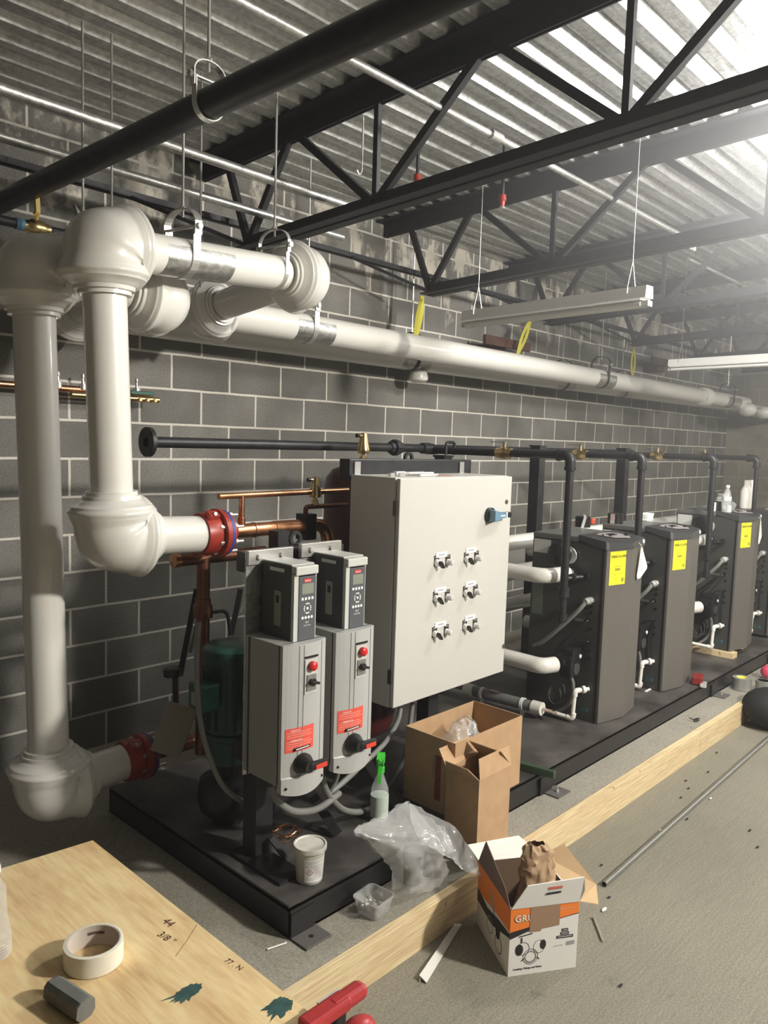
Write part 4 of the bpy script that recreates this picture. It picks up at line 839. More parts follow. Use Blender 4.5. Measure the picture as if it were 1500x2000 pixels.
# ------------------------------------------------------------------ boilers
def boiler(x, z, label):
    """front left bottom corner of the cabinet at (x, -2.08, z)"""
    yf, yb, W, H = -2.08, -1.617, .435, .995
    t = thing('boiler', label, 'boiler', (x, yf, z), group='grey floor boilers')
    MB().box((x, yf+.02, z), (x+W, yb, z+H), bev=.003).build('cabinet', BSIDE, t)
    MB().box((x-.001, yf+.012, z+.002), (x+.012, yf+.024, z+H-.004)).build('edge_trim', BLKP, t)
    plan = [(x+.006, yf+.02), (x+.006, yf), (x+.02, yf-.006), (x+.215, yf-.045), (x+W-.01, yf-.012), (x+W, yf-.002), (x+W, yf+.02)]
    MB().prism([(a, b, z+.004) for a, b in plan], (0, 0, H-.008)).build('front_panel', BFRONT, t)
    # moulded lid: sloped towards the front
    prof = [(yb, z+H), (yb, z+H+.035), (yf+.20, z+H+.040), (yf+.11, z+H+.034), (yf+.012, z+H+.006), (yf+.012, z+H-.016), (yf+.07, z+H)]
    MB().box((x-.003, yf+.17, z+H), (x+W+.003, yb, z+H+.032), bev=.006).build('top_lid', BTOPS, t)
    q = MB(); pl2 = [(x-.004, yf+.17), (x-.004, yf), (x+.01, yf-.012), (x+.215, yf-.053), (x+W-.004, yf-.020), (x+W+.004, yf), (x+W+.004, yf+.17)]
    lo = [V((a, b, z+H-.024 if b < yf+.1 else z+H+.012)) for a, b in pl2]; hi = [V((x+.215+(a-x-.215)*.985, b+.006 if b < yf+.1 else b, z+H+(.042 if b > yf+.1 else .020-.012*((yf-b)/.05)))) for a, b in pl2]
    n_ = len(lo); q.faces(lo+hi, [tuple(range(n_))[::-1], tuple(range(n_, 2*n_))]+[(i, (i+1) % n_, (i+1) % n_+n_, i+n_) for i in range(n_)]); cap = q.build('front_cap', BTOP, t)
    sl = Matrix.Rotation(math.atan2(.024, .20), 3, 'X')
    dp = V((x+.215, yf+.075, z+H+.0330)); q = MB(); pts = [(-.105, .050), (-.060, -.035), (.060, -.075), (.120, -.030), (.075, .050), (-.04, .065)]
    q.prism([dp+sl @ V((a, b, 0)) for a, b in pts], sl @ V((0, 0, .004))); d_ = q.build('display_panel', PURP, cap)
    MB().cbox(dp+sl @ V((0, .01, .005)), (.075, .035, .003), rot=sl).build('display', BLKP, d_)
    q = MB(); q.cyl(dp+sl @ V((.085, -.035, .003)), dp+sl @ V((.085, -.035, .014)), .012, seg=16); q.cyl(dp+sl @ V((-.085, .02, .003)), dp+sl @ V((-.085, .02, .008)), .006, seg=12); q.cyl(dp+sl @ V((-.06, -.01, .003)), dp+sl @ V((-.06, -.01, .008)), .006, seg=12); q.build('button', BLKP, d_)
    MB().cyl((x+W-.035, yf-.012, z+H-.002), (x+W-.035, yf-.024, z+H-.002), .012, seg=14).build('power_switch', WHT, t)
    # energy label on the front facet
    nx = V((.195, -.039, 0)).normalized(); nn = V((-.195*.2, -1, 0)).normalized(); o_ = V((x+.028, yf-.0085, z+.775))
    def L(u, v, d=.0005): return o_+nx*u+Z*v-Y*d-V((d*.2, 0, 0))
    def lp(u0, u1, v0, v1, d, nm, m, par):
        q = MB(); q.faces([L(u0, v0, d), L(u1, v0, d), L(u1, v1, d), L(u0, v1, d)], [(0, 1, 2, 3)]); return q.build(nm, m, par)
    yl = lp(0, .135, 0, .185, .0008, 'energy_label', YEL, t)
    text('ENERGYGUIDE', .0200, BBLK, yl, L(.006, .150, .0016), nx, Z, ext=.0002, sx=1.02); text('ENERGYGUIDE', .0200, BBLK, yl, L(.0068, .1505, .0016), nx, Z, ext=.0002, sx=1.02)
    q = MB()
    for u0, u1, v0, v1 in ((.01, .125, .140, .1415), (.03, .10, .100, .103), (.045, .09, .078, .092), (.01, .12, .062, .064), (.012, .06, .050, .052), (.03, .075, .036, .038), (.103, .124, .014, .036)): q.faces([L(u0, v0, .0013), L(u1, v0, .0013), L(u1, v1, .0013), L(u0, v1, .0013)], [(0, 1, 2, 3)])
    q.build('label_lines', mat('label_ink', (.30, .28, .03), .6), yl)
    # left side fittings
    def sp(y, zz, d=0): return V((x-d, y, zz-.25+z))
    MB().box((x-.0012, -1.735, 1.160-.25+z), (x, -1.625, 1.238-.25+z)).build('instruction_label', mat('silver_label', (.55, .55, .52), .4), t)
    MB().box((x-.0012, -1.70, .80-.25+z), (x, -1.63, 1.02-.25+z)).build('rating_label', mat('dim_label', (.12, .135, .12), .3), t)
    q = MB(); q.lathe(sp(-1.817, 1.174), (-1, 0, 0), [(0, .062), (.02, .066), (.03, .060), (.075, .058), (.08, .045), (.075, .038)], seg=30); q.build('flue_collar', BLKP, t)
    MB().lathe(sp(-1.862, 1.168, .012), (-1, 0, 0), [(0, .048), (.004, .05), (.008, .048)], seg=28).build('collar_ring', CHR, t)
    MB().lathe(sp(-1.886, 1.075), (-1, 0, 0), [(0, .022), (.030, .026), (.034, .026)], seg=24).build('pressure_gauge', BLKP, t)
    MB().cyl(sp(-1.886, 1.075, .0342), sp(-1.886, 1.075, .0355), .0235, seg=24).build('gauge_face', WHT, t)
    q = MB(); q.cyl(sp(-1.90, 1.052, .115), sp(-1.96, 1.062, .03), .013, seg=12); q.cyl(sp(-1.925, 1.058, .09), sp(-1.925, 1.058, .05), .022, seg=12); q.cyl(sp(-1.975, 1.066, .03), sp(-1.975, 1.066, 0), .018, seg=14); q.build('gas_cock', BLK, t)
    q = MB(); q.lathe(sp(-2.006, .936), (-1, .10, -.06), [(0, .017), (.024, .0175), (.025, .022), (.036, .022), (.037, .017), (.062, .016)], seg=14); q.build('conduit_connector', CHR, t)
    MB().tube(smooth([sp(-2.001, .933, .05), sp(-1.97, .88, .075), sp(-1.87, .77, .085), sp(-1.76, .665, .08), sp(-1.70, .63, .075)]), .0125, seg=12).build('flexible_whip', FLEX, t)
    MB().tube(smooth([sp(-2.003, .826, 0), sp(-1.99, .81, .03), sp(-1.93, .74, .06), sp(-1.86, .66, .07)]), .0055, seg=10).build('power_cord', BLKP, t)
    MB().cyl(sp(-2.003, .826, 0), sp(-2.003, .826, .014), .011, seg=14).build('cord_grip', BLKP, t)
    for zz in (.90, .868, .775, .70, .655, .61): MB().cyl(sp(-2.012, zz), sp(-2.012, zz, .004), .0085, seg=14).build('knockout_plug', BLKP, t)
    MB().tube(smooth([sp(-2.012, .70, .002), sp(-2.0, .705, .02), sp(-1.955, .69, .03), sp(-1.93, .66, .03)]), .0035, seg=8).build('sensor_wire', BLKP, t)
    MB().tube(smooth([sp(-2.008, .70, .004), sp(-2.0, .60, .012), sp(-2.004, .5, .012), sp(-2.006, .45, .008)]), .003, seg=8).build('sensor_wire', BLKP, t)
    lg = mat('logo_green', (.04, .11, .085), .5); lb_ = mat('logo_blue', (.05, .12, .19), .5)
    q = MB(); rr = []
    for k in range(24): a = 2*PI*k/24; rr.append([sp(-1.985+r_*math.cos(a), .316+r_*math.sin(a), .0008) for r_ in (.017, .021)])
    for k in range(24): q.faces([rr[k][0], rr[k][1], rr[(k+1) % 24][1], rr[(k+1) % 24][0]], [(0, 1, 2, 3)])
    q.prism([sp(-1.985+a, .316+b_, .0002) for a, b_ in ((-.013, .004), (.013, .004), (.004, -.012), (-.004, -.012))], (-.0006, 0, 0)); q.build('round_logo', lg, t)
    MB().box(sp(-2.024, .304, .0009), sp(-2.048+.04, .328, 0)).build('blue_logo', lb_, t)
    MB().box(sp(-1.93, .885, .012), sp(-1.985, .893, 0)).build('side_slot', BLKP, t); MB().box(sp(-1.915, .805, .006), sp(-1.965, .820, 0)).build('side_handle', mat('dim_silver', (.22, .22, .2), .35, .5), t)
    return t
bl = ('first grey boiler, nearest the control cabinet, with a yellow energy label', 'second grey boiler, directly behind the first gas drop', 'third grey boiler, raised on a wooden block', 'fourth grey boiler cut off by the right edge')
bo = boiler(BX[0], .25, bl[0])
BZ = [.25, .25, .295, .27]
for i in (1, 2, 3): dup(bo, (BX[i], -2.08, BZ[i]), bl[i])
# boiler pipework (one set copied to the others)
def piping(x, z):
    t = thing('insulated_boiler_pipe', 'white insulated water pipes with black pump on the left side of the first boiler', 'pipe', (x, -2.08, z), group='insulated boiler pipes')
    def sp(y, zz, d=0): return V((x-d, y, zz-.25+z))
    MB().tube([sp(-1.22, 1.075, .24), sp(-1.85, 1.070, .24), sp(-1.87, 1.07, .05)], .042, seg=22, bend=.08).build('supply_jacket', PVC, t)
    MB().cyl(sp(-1.87, 1.07, .05), sp(-1.87, 1.07, .002), .02, seg=14).build('supply_stub', CUD, t)
    MB().tube([sp(-1.22, .585, .24), sp(-1.86, .577, .24), sp(-1.885, .575, .15)], .044, seg=22, bend=.08).build('return_jacket', PVC, t)
    q = MB(); q.cyl(sp(-1.885, .575, .15), sp(-1.885, .575, .0), .026, seg=16); q.lathe(sp(-1.885, .60, .09), (0, -1, 0), [(0, .05), (.02, .055), (.05, .055), (.06, .045), (.075, .03)], seg=24)
    q.cbox(sp(-1.93, .635, .085), (.095, .11, .07), bev=.008); q.cbox(sp(-1.945, .575, .085), (.11, .075, .13), bev=.012); pm = q.build('circulator_pump', BLKP, t)
    MB().cyl(sp(-1.983, .56, .085), sp(-1.987, .56, .085), .032, seg=20).build('pump_badge', mat('pump_badge', (.06, .06, .06), .2), pm); MB().cyl(sp(-1.985, .625, .052), sp(-1.988, .625, .052), .011, seg=12).build('white_dot', WHT, pm)
    MB().tube(smooth([sp(-1.92, .53, .06), sp(-1.95, .46, .05), sp(-1.94, .36, .05), sp(-1.88, .29, .06), sp(-1.82, .265, .08)]), .010, seg=12).build('drain_hose', FLEX, t)
    q = MB()
    for k in range(3):
        c = sp(-1.87+.01*k, .42-.02*k, .05+.01*k); q.tube([c+V((0, (.055-.008*k)*math.cos(a), (.075-.01*k)*math.sin(a))) for a in [PI*.75+2*PI*j/24*(.8 if k else .62) for j in range(25)]], .0028, seg=6)
    q.build('loose_wire', mat('wire_grey', (.10, .10, .10), .4), t)
    return t
po = piping(BX[0], .25)
for i in (1, 2, 3): dup(po, (BX[i], -2.08, BZ[i]), ('', 'white insulated pipes with black pump between the first and second boilers', 'white insulated pipes with black pump between the second and third boilers', 'white insulated pipes between the third and fourth boilers')[i])
for (z_, lb) in ((1.17, 'topmost white insulated header running behind the first boiler'), (.98, 'middle white insulated header running behind the first boiler'), (.78, 'lowest insulated header running behind the first boiler')):
    MB().cyl((.72, -1.36, z_), (4.9, -1.36, z_), .048 if z_ > .9 else .042, seg=24).build('insulated_header', PVC, label=lb, cat='pipe', group='headers behind the boilers')
def drain(x, z):
    t = thing('condensate_drain', 'white plastic drain elbow low on the side of the first boiler', 'pipe', (x, -2.08, z), group='condensate drains')
    def sp(y, zz, d=0): return V((x-d, y, zz-.25+z))
    MB().tube([sp(-1.80, .285, .10), sp(-1.97, .275, .075), sp(-1.975, .43, .07), sp(-2.02, .438, .0)], .0115, seg=14, bend=.018).build('pipe', PVCF, t)
    MB().lathe(sp(-2.0, .436, .035), (sp(-2.02, .438, 0)-sp(-1.975, .43, .07)), [(0, .014), (0, .021), (.016, .021), (.017, .014)], seg=18).build('union', PVCF, t)
    q = MB(); q.tube([sp(-1.94, .278, .08), sp(-1.972, .275, .075), sp(-1.975, .305, .072)], .0150, seg=14, bend=.02); q.build('elbow', PVCF, t); q = MB(); q.tube([sp(-1.975, .40, .07), sp(-1.975, .43, .07), sp(-1.992, .434, .045)], .0150, seg=14, bend=.02); q.build('elbow', PVCF, t)
    return t
dr_ = drain(BX[0], .25)
for i in (1, 2, 3): dup(dr_, (BX[i], -2.08, BZ[i]), ('', 'white plastic drain elbow low on the side of the second boiler', 'white plastic drain elbow low on the side of the third boiler', 'white plastic drain elbow on the fourth boiler at the right edge')[i])
t = thing('condensate_neutralizer', 'grey tube with white end couplings lying on the skid before the first boiler', 'pipe', (1.23, -1.55, .27))
n0, n1 = at(912, 1346, z=.315), at(1056, 1384, z=.315); dn = (n1-n0).normalized()
MB().cyl(n0, n1, .031, seg=26).build('tube', mat('neutralizer_grey', (.17, .17, .165), .35), t)
for a, b_ in ((-.01, .05), ((n1-n0).length-.05, (n1-n0).length+.01)): MB().lathe(n0+dn*a, dn, [(0, .028), (0, .037), (b_-a, .037), (b_-a, .028)], seg=26).build('coupling', PVCF, t)
for a in (.10, (n1-n0).length-.12): MB().lathe(n0+dn*a, dn, [(0, .031), (0, .036), (.018, .036), (.018, .031)], seg=26).build('clip', WHT, t); MB().cbox(n0+dn*(a+.009)-Z*.045, (.02, .02, .04)).build('clip_foot', WHT, t)
MB().box(n0+dn*.16+V((-.02, 0, .0315)), n0+dn*.22+V((.012, 0, .0335))).build('sticker', mat('pink_sticker', (.4, .25, .22), .5), t)
MB().tube([n1, n1+dn*.09, V((BX[0]-.10, -1.80, .285))], .009, seg=12).build('drain_tube', mat('pinkish_pvc', (.55, .42, .36), .4), t)
q = MB(); q.tube([n0-dn*.16, n0], .012, seg=10); q.build('inlet_tube', FLEX, t)
# hang tags
for i, px0, lb in ((0, 1228, 'white fan shaped paper tag hanging on the front of the first boiler'), (2, 1467, 'white paper tag hanging on the front of the third boiler')):
    x = BX[i]+.33; z_ = BZ[i]+.98; yy = -2.125; q = MB()
    s_ = 1 if i == 0 else .55
    q.prism([(x-.006, yy, z_-.015), (x+.008, yy, z_-.015), (x+.088*s_, yy, z_-.130), (x+.085*s_, yy, z_-.145), (x+.01, yy, z_-.190), (x-.028*s_, yy, z_-.195), (x-.040*s_, yy, z_-.175)], (0, .0008, 0))
    o = q.build('hang_tag', WHT, label=lb, cat='tag', group='hang tags')
    q = MB(); q.tube([(x-.02, -2.105, z_+.02), (x-.01, yy, z_), (x, yy, z_-.03)], .0018, seg=6); q.build('string', WHT, o)
    if i == 0:
        q = MB()
        for k in range(5): q.box((x-.028, yy-.0006, z_-.085-.014*k), (x+.022+.004*k, yy-.0002, z_-.082-.014*k))
        q.build('tag_print', GREY, o)
# wooden blocks under the third boiler
for y0, nm in ((-2.12, 0),):
    MB().box((BX[2]-.035, -2.115, .2503), (BX[2]+.055, -1.60, .2945), bev=.002).build('wood_block', PINE, label='pine block under the left side of the third boiler', cat='wood block', group='wood blocks')
    MB().box((BX[2]+.33, -2.06, .2503), (BX[2]+.42, -1.60, .2945), bev=.002).build('wood_block', PINE, label='pine block under the right side of the third boiler', cat='wood block', group='wood blocks')
# things standing on the boilers
def on(px, py, bi): return at(px, py, z=BZ[bi]+.995+.0325)
def cylth(name, c, r, h, m, label, cat, group=None, prof=None):
    return MB().lathe((c.x, c.y, c.z), Z, prof or [(0, r*.96), (.003, r), (h-.003, r), (h, r*.96)], seg=28).build(name, m, label=label, cat=cat, group=group)
def adj(o, z): o.location.z = z
c = on(1073, 1022, 0); c.x = max(c.x, BX[0]+.06); c.y = min(c.y, -1.66)
t = thing('black_cap', 'round black cap with foil strip on the first boiler, left of the red tape', 'canister', c, group='black caps on the boilers')  # a round black cap, built as a short drum
MB().lathe(c, Z, [(0, .047), (.062, .047), (.066, .043)], seg=28).build('cap', BLKP, t); MB().tube([c+V((-.045, -.02, .001)), c+V((-.038, -.033, .064)), c+V((-.01, -.01, .070))], .012, seg=4).build('foil_strip', CHR, t)
c = on(1150, 1023, 0); t = thing('tape_measure', 'red tape measure lying on top of the first boiler', 'tape measure', c)
MB().cbox(c+Z*.019, (.05, .075, .036), bev=.008).build('case', REDB if False else mat('orange_red_plastic', (.75, .10, .05), .4), t); MB().cbox(c+V((-.035, .0, .015)), (.02, .05, .028), bev=.003).build('clip', BLKP, t)
c = on(1210, 1017, 1); c.x = BX[1]+.07; c.y = min(c.y, -1.67)
t = thing('black_cap', 'round black cap with shiny band on the second boiler', 'canister', c, group='black caps on the boilers'); MB().lathe(c, Z, [(0, .05), (.064, .05), (.068, .046)], seg=28).build('cap', BLKP, t); MB().box(c+V((-.052, -.02, .002)), c+V((-.0495, .01, .066))).build('foil_strip', CHR, t)  # second round black cap, with its strip
c = on(1262, 1017, 1); t = thing('scrub_brush', 'white bristled brush on the second boiler, beside the black cap', 'brush', c); MB().cbox(c+Z*.009, (.10, .06, .018), bev=.005).build('brush_back', WHT, t); q = MB()
for a in range(9):
    for b_ in range(5): q.cyl(c+V((-.045+.011*a, -.024+.012*b_, .018)), c+V((-.052+.0128*a, -.028+.014*b_, .052)), .0042, seg=6)
q.build('bristles', WHT, t)
c = on(1347, 1004, 2); c.y = min(c.y, -1.66); c.x = max(c.x, BX[2]+.06); t = thing('black_cap', 'round black cap with white strip on the third boiler', 'canister', c, group='black caps on the boilers'); MB().lathe(c, Z, [(0, .05), (.07, .05), (.074, .046)], seg=28).build('cap', BLKP, t); MB().box(c+V((-.053, -.03, .002)), c+V((-.048, .008, .07))).build('foil_strip', WHT, t)  # third round black cap, with its strip
c = on(1418, 1001, 2); t = thing('water_bottle', 'clear water bottle standing on the third boiler', 'bottle', c)
MB().lathe(c, Z, [(0, .026), (.004, .031), (.05, .031), (.055, .029), (.06, .031), (.115, .031), (.15, .024), (.175, .013), (.185, .012)], seg=24).build('bottle', BOT, t); MB().lathe(c+Z*.185, Z, [(0, .0145), (.018, .0145)], seg=18).build('cap', WHT, t); MB().lathe(c+Z*.09, Z, [(0, .0312), (0, .0316), (.028, .0316), (.028, .0312)], seg=24).build('label_band', WHT, t)
MB().lathe(c+V((.075, .01, 0)), Z, [(0, .02), (.045, .02), (.05, .015)], seg=18).build('small_cup', WHT, label='small white cup beside the water bottle on the third boiler', cat='cup')
for k, (px, lb) in enumerate(((1487, 'white plastic jug on the fourth boiler, nearer the gas drop'), (1500, 'white plastic jug at the right edge on the fourth boiler'))):
    c = at(px, 992, z=BZ[3]+1.028); c.y = -1.80; c.x = BX[3]+.10+.13*k; MB().lathe(c, Z, [(0, .04), (.005, .046), (.15, .046), (.185, .028), (.20, .022), (.215, .024), (.24, .024)], seg=24).build('white_jug', PVCF, label=lb, cat='bottle', group='white jugs')
def crumple(pts_grid, amp, sc, seed, m, name, parent=None, **kw):
    """pts_grid: rows of 3-D points; subdivided bicubically and crumpled with noise"""
    rows = [smooth(r, 10) for r in pts_grid]; cols = list(zip(*rows)); cols = [smooth(list(c_), 10) for c_ in cols]; n0, n1 = len(cols), len(cols[0])
    vs = []
    for c_ in cols:
        for p_ in c_:
            d = noise.noise_vector(p_*sc+V((seed, 0, 0)))*amp+noise.noise_vector(p_*sc*2.7+V((0, seed, 0)))*amp*.55+noise.noise_vector(p_*sc*5.5+V((0, 0, seed)))*amp*.28
            vs.append(p_+d)
    q = MB(); q.faces(vs, [(i*n1+j, (i+1)*n1+j, (i+1)*n1+j+1, i*n1+j+1) for i in range(n0-1) for j in range(n1-1)], None, True)
    return q.build(name, m, parent, **kw)
c = at(1462, 1002, z=BZ[2]+1.03); c.y = max(c.y, -1.95); c.x = BX[2]+.30; c.y = -1.86
crumple([[c+V((.07*math.cos(a)*r_, .06*math.sin(a)*r_, h_)) for a in [2*PI*k/7 for k in range(8)]] for r_, h_ in ((1, .008), (1.15, .04), (.7, .09), (.5, .12))], .022, 14, 3, BAG, 'plastic_bag', label='crumpled clear plastic bag on the third boiler beside the water bottle', cat='bag')

# ------------------------------------------------------------------ loose things on the skid and pad
c = at(604, 1716, z=.25); t = thing('plastic_tub', 'small white plastic tub with lid and warning label standing on the skid corner', 'tub', (c.x, c.y, .25))
TP = mat('tub_white', (.62, .60, .54), .45, var=.08, vscale=30)
MB().lathe((c.x, c.y, .2502), Z, [(0, .043), (.004, .046), (.112, .053)], seg=36).build('body', TP, t)
MB().lathe((c.x, c.y, .360), Z, [(0, .055), (.004, .0585), (.018, .0585), (.020, .057), (.020, .052), (.016, .049), (.0165, .0)], seg=36).build('lid', TP, t)
def cyl_patch(c, r0, r1, z0, z1, a0, a1, m, nm, par, off=.0006, n_=14):
    q = MB(); vs = []
    for k in range(n_+1):
        a = a0+(a1-a0)*k/n_
        for z_ in (z0, z1): r = r0+(r1-r0)*((z_-z0)/(z1-z0) if False else 0); rr_ = .046+(.053-.046)*((z_-.254)/.108)+off; vs.append(V((c.x+rr_*math.cos(a), c.y+rr_*math.sin(a), z_)))
    q.faces(vs, [(2*k, 2*k+2, 2*k+3, 2*k+1) for k in range(n_)], None, True); return q.build(nm, m, par)
ang0 = math.atan2(CAM.y-c.y, CAM.x-c.x)
lab = cyl_patch(c, 0, 0, .262, .345, ang0-.35, ang0+1.15, WHT, 'paper_label', t)
for k in range(13):
    if k in (0, 1): cyl_patch(c, 0, 0, .338-.006*k, .3395-.006*k, ang0-.30, ang0+1.1, GREY, 'label_print', lab, .001, 8)
    elif k < 11: cyl_patch(c, 0, 0, .334-.0062*k, .3352-.0062*k, ang0+(.35 if 3 < k < 9 else -.28), ang0+1.0, GREY, 'label_print', lab, .001, 8)
a = ang0+.02; rr_ = .0505; pc = V((c.x+rr_*math.cos(a), c.y+rr_*math.sin(a), .300)); tx = V((-math.sin(a), math.cos(a), 0)); nn = V((math.cos(a), math.sin(a), 0))
q = MB()
for (d0, d1) in ((.0125, .0105),):
    o4 = [tx*d0, Z*d0, -tx*d0, -Z*d0]; i4 = [tx*d1, Z*d1, -tx*d1, -Z*d1]; P0 = pc+nn*.0012
    for k in range(4): q.faces([P0+o4[k], P0+o4[(k+1) % 4], P0+i4[(k+1) % 4], P0+i4[k]], [(0, 1, 2, 3)])
q.build('warning_diamond', mat('diamond_red', (.35, .03, .03), .5), lab)
text('!', .016, BBLK, lab, pc+nn*.0014-Z*.006-tx*.002, tx, Z)
# copper wire coil
c = at(560, 1632, z=.253); q = MB(); random.seed(5)
for k in range(6):
    o_ = V((random.uniform(-.02, .02), random.uniform(-.015, .025), .004*k)); r_ = random.uniform(.036, .052)
    q.tube([c+o_+V((r_*1.15*math.cos(a), r_*.9*math.sin(a), .008*math.sin(a*2+k)+.006)) for a in [2*PI*j/28*(.93) for j in range(29)]], .0013, seg=6)
q.build('copper_wire_coil', CU, label='loose coil of thin copper wire on the skid behind the white tub', cat='wire')
# spray bottle
c = at(740, 1600, z=.25); c = V((c.x, c.y, .2503)); t = thing('spray_bottle', 'clear spray bottle with bright green trigger head behind the plastic bag', 'spray bottle', c)
MB().lathe(c, Z, [(0, .030), (.006, .036), (.11, .036), (.135, .034), (.165, .022), (.19, .014), (.20, .0135)], seg=28).build('bottle', BOT, t)
MB().lathe(c+Z*.02, Z, [(0, .0362), (0, .0368), (.085, .0368), (.085, .0362)], seg=28).build('paper_label', mat('spray_label', (.50, .58, .50), .5), t)
q = MB(); q.lathe(c+Z*.197, Z, [(0, .017), (.024, .017), (.026, .012), (.04, .011)], seg=18); dxy = V((-.8, -.6, 0)).normalized()
def pr(pts, wv, qq): qq.prism([c+dxy*a+Z*b_-dxy.cross(Z)*wv for a, b_ in pts], dxy.cross(Z)*2*wv)
pr([(-.035, .225), (-.015, .232), (.02, .228), (.030, .245), (.030, .262), (-.005, .275), (-.030, .268), (-.045, .245)], .014, q)
sh = q.build('spray_head', GREENP, t); q = MB(); pr([(.012, .235), (.022, .232), (.034, .195), (.040, .165), (.034, .165), (.024, .195)], .007, q); q.build('trigger', GREENP, sh)
MB().cyl(c+dxy*.029+Z*.254, c+dxy*.040+Z*.254, .008, seg=12).build('nozzle', GREENP, sh)
# big cardboard box on the skid
def flapbox(t, x0, x1, y0, y1, z0, z1, m, mi, th=.004):
    q = MB(); q.box((x0, y0, z0), (x1, y1, z0+th)); q.box((x0, y0, z0+th), (x0+th, y1, z1)); q.box((x1-th, y0, z0+th), (x1, y1, z1)); q.box((x0+th, y0, z0+th), (x1-th, y0+th, z1)); q.box((x0+th, y1-th, z0+th), (x1-th, y1, z1)); return q.build('box_body', m, t)
bx0, bx1, by0, by1, bz0, bz1 = -.045, .44, -2.20, -1.93, .2503, .565
t = thing('cardboard_box', 'wide open cardboard box on the skid below the control cabinet', 'box', (.2, -2.07, .25), group='cardboard boxes')
flapbox(t, bx0, bx1, by0, by1, bz0, bz1, CARD, CARDI)
q = MB(); q.box((bx0+.005, by0+.005, bz0+.10), (bx1-.005, by1-.005, bz0+.13)); q.build('packing_sheet', CARDI, t)
q = MB(); q.box((bx0-.0008, by0+.07, bz0+.05), (bx0, by0+.10, bz0+.24)); q.build('red_tape', mat('box_red', (.22, .03, .02), .5), t)
text('FRAGILE', .026, mat('dim_print', (.28, .2, .13), .6), t, (bx0-.001, by0+.115, bz0+.23), (0, 0, -1), (0, -1, 0))
for k in range(4):
    p_ = V((.02+.035*k, -2.05-.02*(k % 2), bz0+.13)); MB().lathe(p_+Z*.001, Z, [(0, .010), (.05, .010), (.051, .007), (.085, .006), (.092, .009), (.10, .008)], seg=8).build('brass_fitting', mat('shiny_brass', (.85, .62, .25), .15, 1), label=('leftmost', 'second', 'third', 'rightmost')[k]+' brass fitting standing in the wide cardboard box', cat='fitting', group='brass fittings in the box')
cc = V((.20, -2.06, bz0+.15))
crumple([[cc+V((.085*math.cos(a)*r_, .06*math.sin(a)*r_, h_)) for a in [2*PI*k/8 for k in range(9)]] for r_, h_ in ((.9, .01), (1.1, .07), (.9, .13), (.35, .16))], .03, 12, 8, BAG, 'plastic_bag', label='crumpled clear plastic bag inside the wide cardboard box', cat='bag')
# tall cardboard box
y0 = -2.372; cL = at(933, 1600, y=y0); cR = at(993, 1600, y=y0); zt = at(935, 1525, y=y0).z
x0, x1, yb = cL.x, cR.x, -2.212
t = thing('cardboard_box', 'tall narrow open cardboard box standing on the pad against the skid', 'box', ((x0+x1)/2, (y0+yb)/2, .1415), group='cardboard boxes')
flapbox(t, x0, x1, y0, yb, .1415, zt, CARD, CARDI)
def flap(p0, p1, up, out, ins0, ins1, nm='flap', m=CARD, th=.003, par=None):
    p0, p1 = V(p0), V(p1); d = (p1-p0).normalized(); n_ = d.cross(up).normalized()*th
    return MB().prism([p0, p1, p1-d*ins1+up, p0+d*ins0+up], n_).build(nm, m, par)
flap((x0, y0, zt), (x1, y0, zt), V((.0, .018, .075)), 0, .012, -.004, par=t)
flap((x1, y0, zt), (x1, yb, zt), V((-.07, 0, .070)), 0, .0, .0, par=t, m=CARDI)
flap((x0, yb, zt), (x0, y0, zt), V((-.035, 0, .045)), 0, .02, .03, par=t)
flap((x1, yb, zt), (x0, yb, zt), V((0, .05, .06)), 0, .01, .01, par=t)
MB().box((x1+.0002, -2.33, .30), (x1+.0008, -2.27, .45)).build('clear_tape', PTAPE, t)

# GRUVLOK box
P0 = V((-.374, -2.705, 0)); ex = V((.208, -.136, 0)).normalized(); rz = math.atan2(ex.y, ex.x); W, D, H = .2485, .300, .239
t = thing('printed_carton', 'open orange and white printed carton on the floor with brown tape across its logo', 'box', P0, rz, group='cardboard boxes')
def bb(a, b_, m, nm, par=t, **k): return MB().box(a, b_, **k).build(nm, m, par, local=True)
th = .004; q = MB(); q.box((0, 0, .0), (W, D, th)); q.box((0, 0, th), (th, D, H)); q.box((W-th, 0, th), (W, D, H)); q.box((th, 0, th), (W-th, th, H)); q.box((th, D-th, th), (W-th, D, H)); body = q.build('carton_body', BWHT, t, local=True)
q = MB(); q.box((th, th, H-.235), (W-th, D-th, H-.23)); q.box((th+.0003, th+.001, .01), (th+.001, D-th, H)); q.box((th, D-th-.001, .01), (W-th, D-th-.0003, H)); q.box((W-th-.001, th, .01), (W-th-.0003, D-th, H)); q.box((th, th+.0003, .01), (W-th, th+.001, H)); q.build('inner_shade_sheets', mat('shaded_card', (.12, .075, .045), .9), t, local=True)  # dark inner sheets: the carton's interior shade is set in their colour
def fpoly(pts, d, m, nm, par=body):   # on the front face, (u, v) metres
    q = MB(); q.faces([V((u, -d, v)) for u, v in pts], [tuple(range(len(pts)))]); return q.build(nm, m, par, local=True)
def spoly(pts, d, m, nm, par=body):   # on the left face, u runs back
    q = MB(); q.faces([V((-d, u, v)) for u, v in pts], [tuple(range(len(pts)))]); return q.build(nm, m, par, local=True)
fpoly([(0, .155), (W, .197), (W, H-.003), (0, H-.003)], .0004, ORG, 'orange_band')
fpoly([(0, .130), (.16, .184), (W, .195), (W, .198), (0, .155)], .0005, BBLK, 'black_stripe')
spoly([(0, .155), (.12, .150), (D, .125), (D, H-.003), (0, H-.003)], .0004, ORG, 'orange_band')
spoly([(0, .150), (.10, .140), (.20, .12), (D, .14), (D, .09), (.15, .085), (0, .135)], .0005, BBLK, 'black_stripe')
